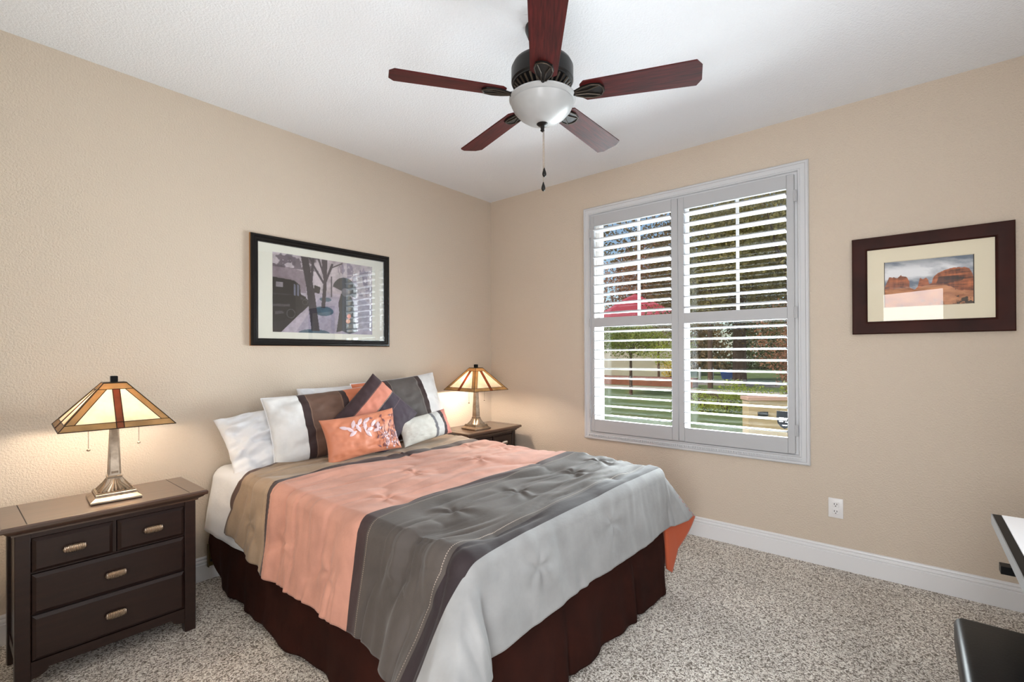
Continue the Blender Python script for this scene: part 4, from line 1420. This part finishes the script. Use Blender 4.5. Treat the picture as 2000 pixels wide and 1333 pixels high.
def bush(x, y, rad, count, size, leafm, label, seed, name='shrub', cat='shrub', group=None):
    root = empty(name, (x, y, GZ), label, cat, group)
    V, F = leaves((0, 0, rad[2] * .55), rad, count, size, seed)
    V[:, 2] = np.maximum(V[:, 2], .02)
    leaf_obj(V, F, leafm, root)
    b = MB()
    for k in range(5):
        a = k * 1.3
        b.tube([(0, 0, 0), (rad[0] * .3 * math.cos(a), rad[1] * .3 * math.sin(a), rad[2] * .6)], [.03, .012], 6)
    b.build('stems', M['bark'], root)
    return root

tree(13.3, 5.0, 0, 1.75, (1.7, 1.7, .85), 5000, .045, M['greenleaf'], .055, 'small tree with a thin trunk on the lawn behind the left shutter', 'trees outside the window', 1)
tree(21.6, 7.4, 0, 1.9, (1.3, 1.3, 1.1), 4000, .05, M['limeleaf'], .06, 'small yellow green tree in front of the cream house', 'trees outside the window', 8)
tree(22.3, 3.5, 0, 5.6, (4.4, 4.4, 5.2), 26000, .085, M['brownleaf'], .30, 'large tree with a thick trunk behind the right shutter', 'trees outside the window', 2)
tree(52.5, 21.6, 0, 10.6, (7.4, 7.0, 8.0), 17000, .18, M['redleaf'], .22, 'russet leaved tree behind the red roof in the upper left shutter', 'trees outside the window', 3)
tree(18.4, 3.7, 0, 6.0, (2.2, 2.0, 2.8), 10000, .07, M['oliveleaf'], .10, 'olive green tree at the left of the right shutter', 'trees outside the window', 4)
tree(17.0, .4, 0, 5.4, (2.8, 2.6, 3.4), 16000, .075, M['oliveleaf'], .14, 'dense olive green tree at the right end of the window', 'trees outside the window', 5)
for k, (x, y, rx, rz, lm) in enumerate(((42.0, 12.6, 3.4, 8, 'brownleaf'), (45.0, 8.6, 3.4, 9, 'darkleaf'), (47.6, 4.0, 3.6, 9, 'brownleaf'), (38, 23, 3.4, 6, 'greenleaf'), (46, -1.5, 4, 9, 'darkleaf'))):
    bush(x, y, (rx, rx, rz), 9000, .17, M[lm], ['tall brown hedge clump across the road, left of the thick trunk', 'tall dark hedge clump across the road behind the thick trunk', 'tall brown hedge clump across the road, right of the thick trunk',
         'green hedge clump behind the red roofed house', 'tall dark hedge clump across the road at the right end of the window'][k], 20 + k, 'hedge', 'hedge', 'hedges across the road')
bush(13.4, -1.0, (1.2, 1.3, 1.9), 4000, .05, M['redleaf'], 'russet shrub behind the tan garden wall', 31)
bush(24.9, 8.0, (.5, 1.0, 1.15), 1500, .045, M['yellowleaf'], 'yellow flowering shrub beside the road', 32)
for k in range(4):
    bush(9.6 + k * .28, .95 - k * .5 + .2, (.42, .42, .55), 1500, .028, M['limeleaf'],
         ['lime green shrub in front of the window, leftmost of four', 'lime green shrub in front of the window, second from the left', 'lime green shrub in front of the window, third from the left', 'lime green shrub touching the tan garden wall'][k], 40 + k, group='lime shrubs on the lawn')
b = MB(); b.box(11.2, 11.8, -.6, 2.1, GZ, GZ + .38, .08, seg=2)
tag(b.build('low_hedge', leaf_mat('brown_hedge', C(84, 60, 46), C(98, 80, 56)), None), 'low dark brown clipped hedge behind the lime shrubs', 'hedge')
b = MB(); b.box(18.2, 18.9, 4.4, 10.6, GZ, GZ + .42)
tag(b.build('brick_planter', M['brick'], None), 'low brick planter wall beyond the garden path', 'planter')

gw = empty('garden_wall', (7.0, -1.8, GZ), 'low tan stucco wall with a pink cap outside the window', 'wall', rz=R(-50))
b = MB(); b.box(-1.36, 3.4, -.12, .12, -.05, .70); b.build('wall_body', M['stucco'], gw)
b = MB(); b.box(-1.39, 3.43, -.15, .15, .70, .775, .01); b.build('wall_cap', M['stuccocap'], gw)
b = MB(); b.box(-1.20, -1.02, -.15, -.12, .42, .50, .004); b.build('vent_box', M['slot'], gw)

hs = empty('house', (29.0, 12.7, GZ), 'cream house with a red hipped roof across the road', 'house', rz=R(39.8))
b = MB(); b.box(-3.6, 3.6, -2.6, 2.6, 0, 3.8); b.build('house_walls', M['house'], hs)
b = MB(); b.mesh([(-4.1, -3.1, 3.72), (4.1, -3.1, 3.72), (4.1, 3.1, 3.72), (-4.1, 3.1, 3.72), (-1.6, 0, 5.7), (1.6, 0, 5.7)], [(0, 1, 5, 4), (1, 2, 5), (2, 3, 4, 5), (3, 0, 4), (3, 2, 1, 0)])
b.build('roof', M['roof'], hs, smooth=0)
bn = empty('recycling_bin', (25.4, 4.9, GZ + .01), 'blue wheeled bin at the roadside', 'bin')
b = MB(); b.mesh([(-.26, -.26, .06), (.26, -.26, .06), (.26, .26, .06), (-.26, .26, .06), (-.34, -.34, .50), (.34, -.34, .50), (.34, .34, .50), (-.34, .34, .50)], [(3, 2, 1, 0), (0, 1, 5, 4), (1, 2, 6, 5), (2, 3, 7, 6), (3, 0, 4, 7), (4, 5, 6, 7)])
b.build('bin_body', M['blue'], bn)
b = MB(); b.box(-.37, .37, -.37, .37, .50, .56, .02); b.build('bin_lid', M['blue'], bn)
for sy in (-1, 1):
    b = MB(); b.tube([(.22, sy * .22, .09), (.22, sy * .28, .09)], .09, 14); b.build('bin_wheel', M['black'], bn)
for k in range(3):
    b = MB(); b.lathe([(.07, 0), (.07, .62), (.05, .70), (.01, .72)], n=12)
    o = b.build('roadside_post', M['trim'], None, (25.2 + .1 * k, 5.7 + .75 * k, GZ))
    tag(o, ['short white post at the roadside, nearest the blue bin', 'short white post at the roadside, middle of three', 'short white post at the roadside, farthest from the blue bin'][k], 'post', 'white roadside posts')
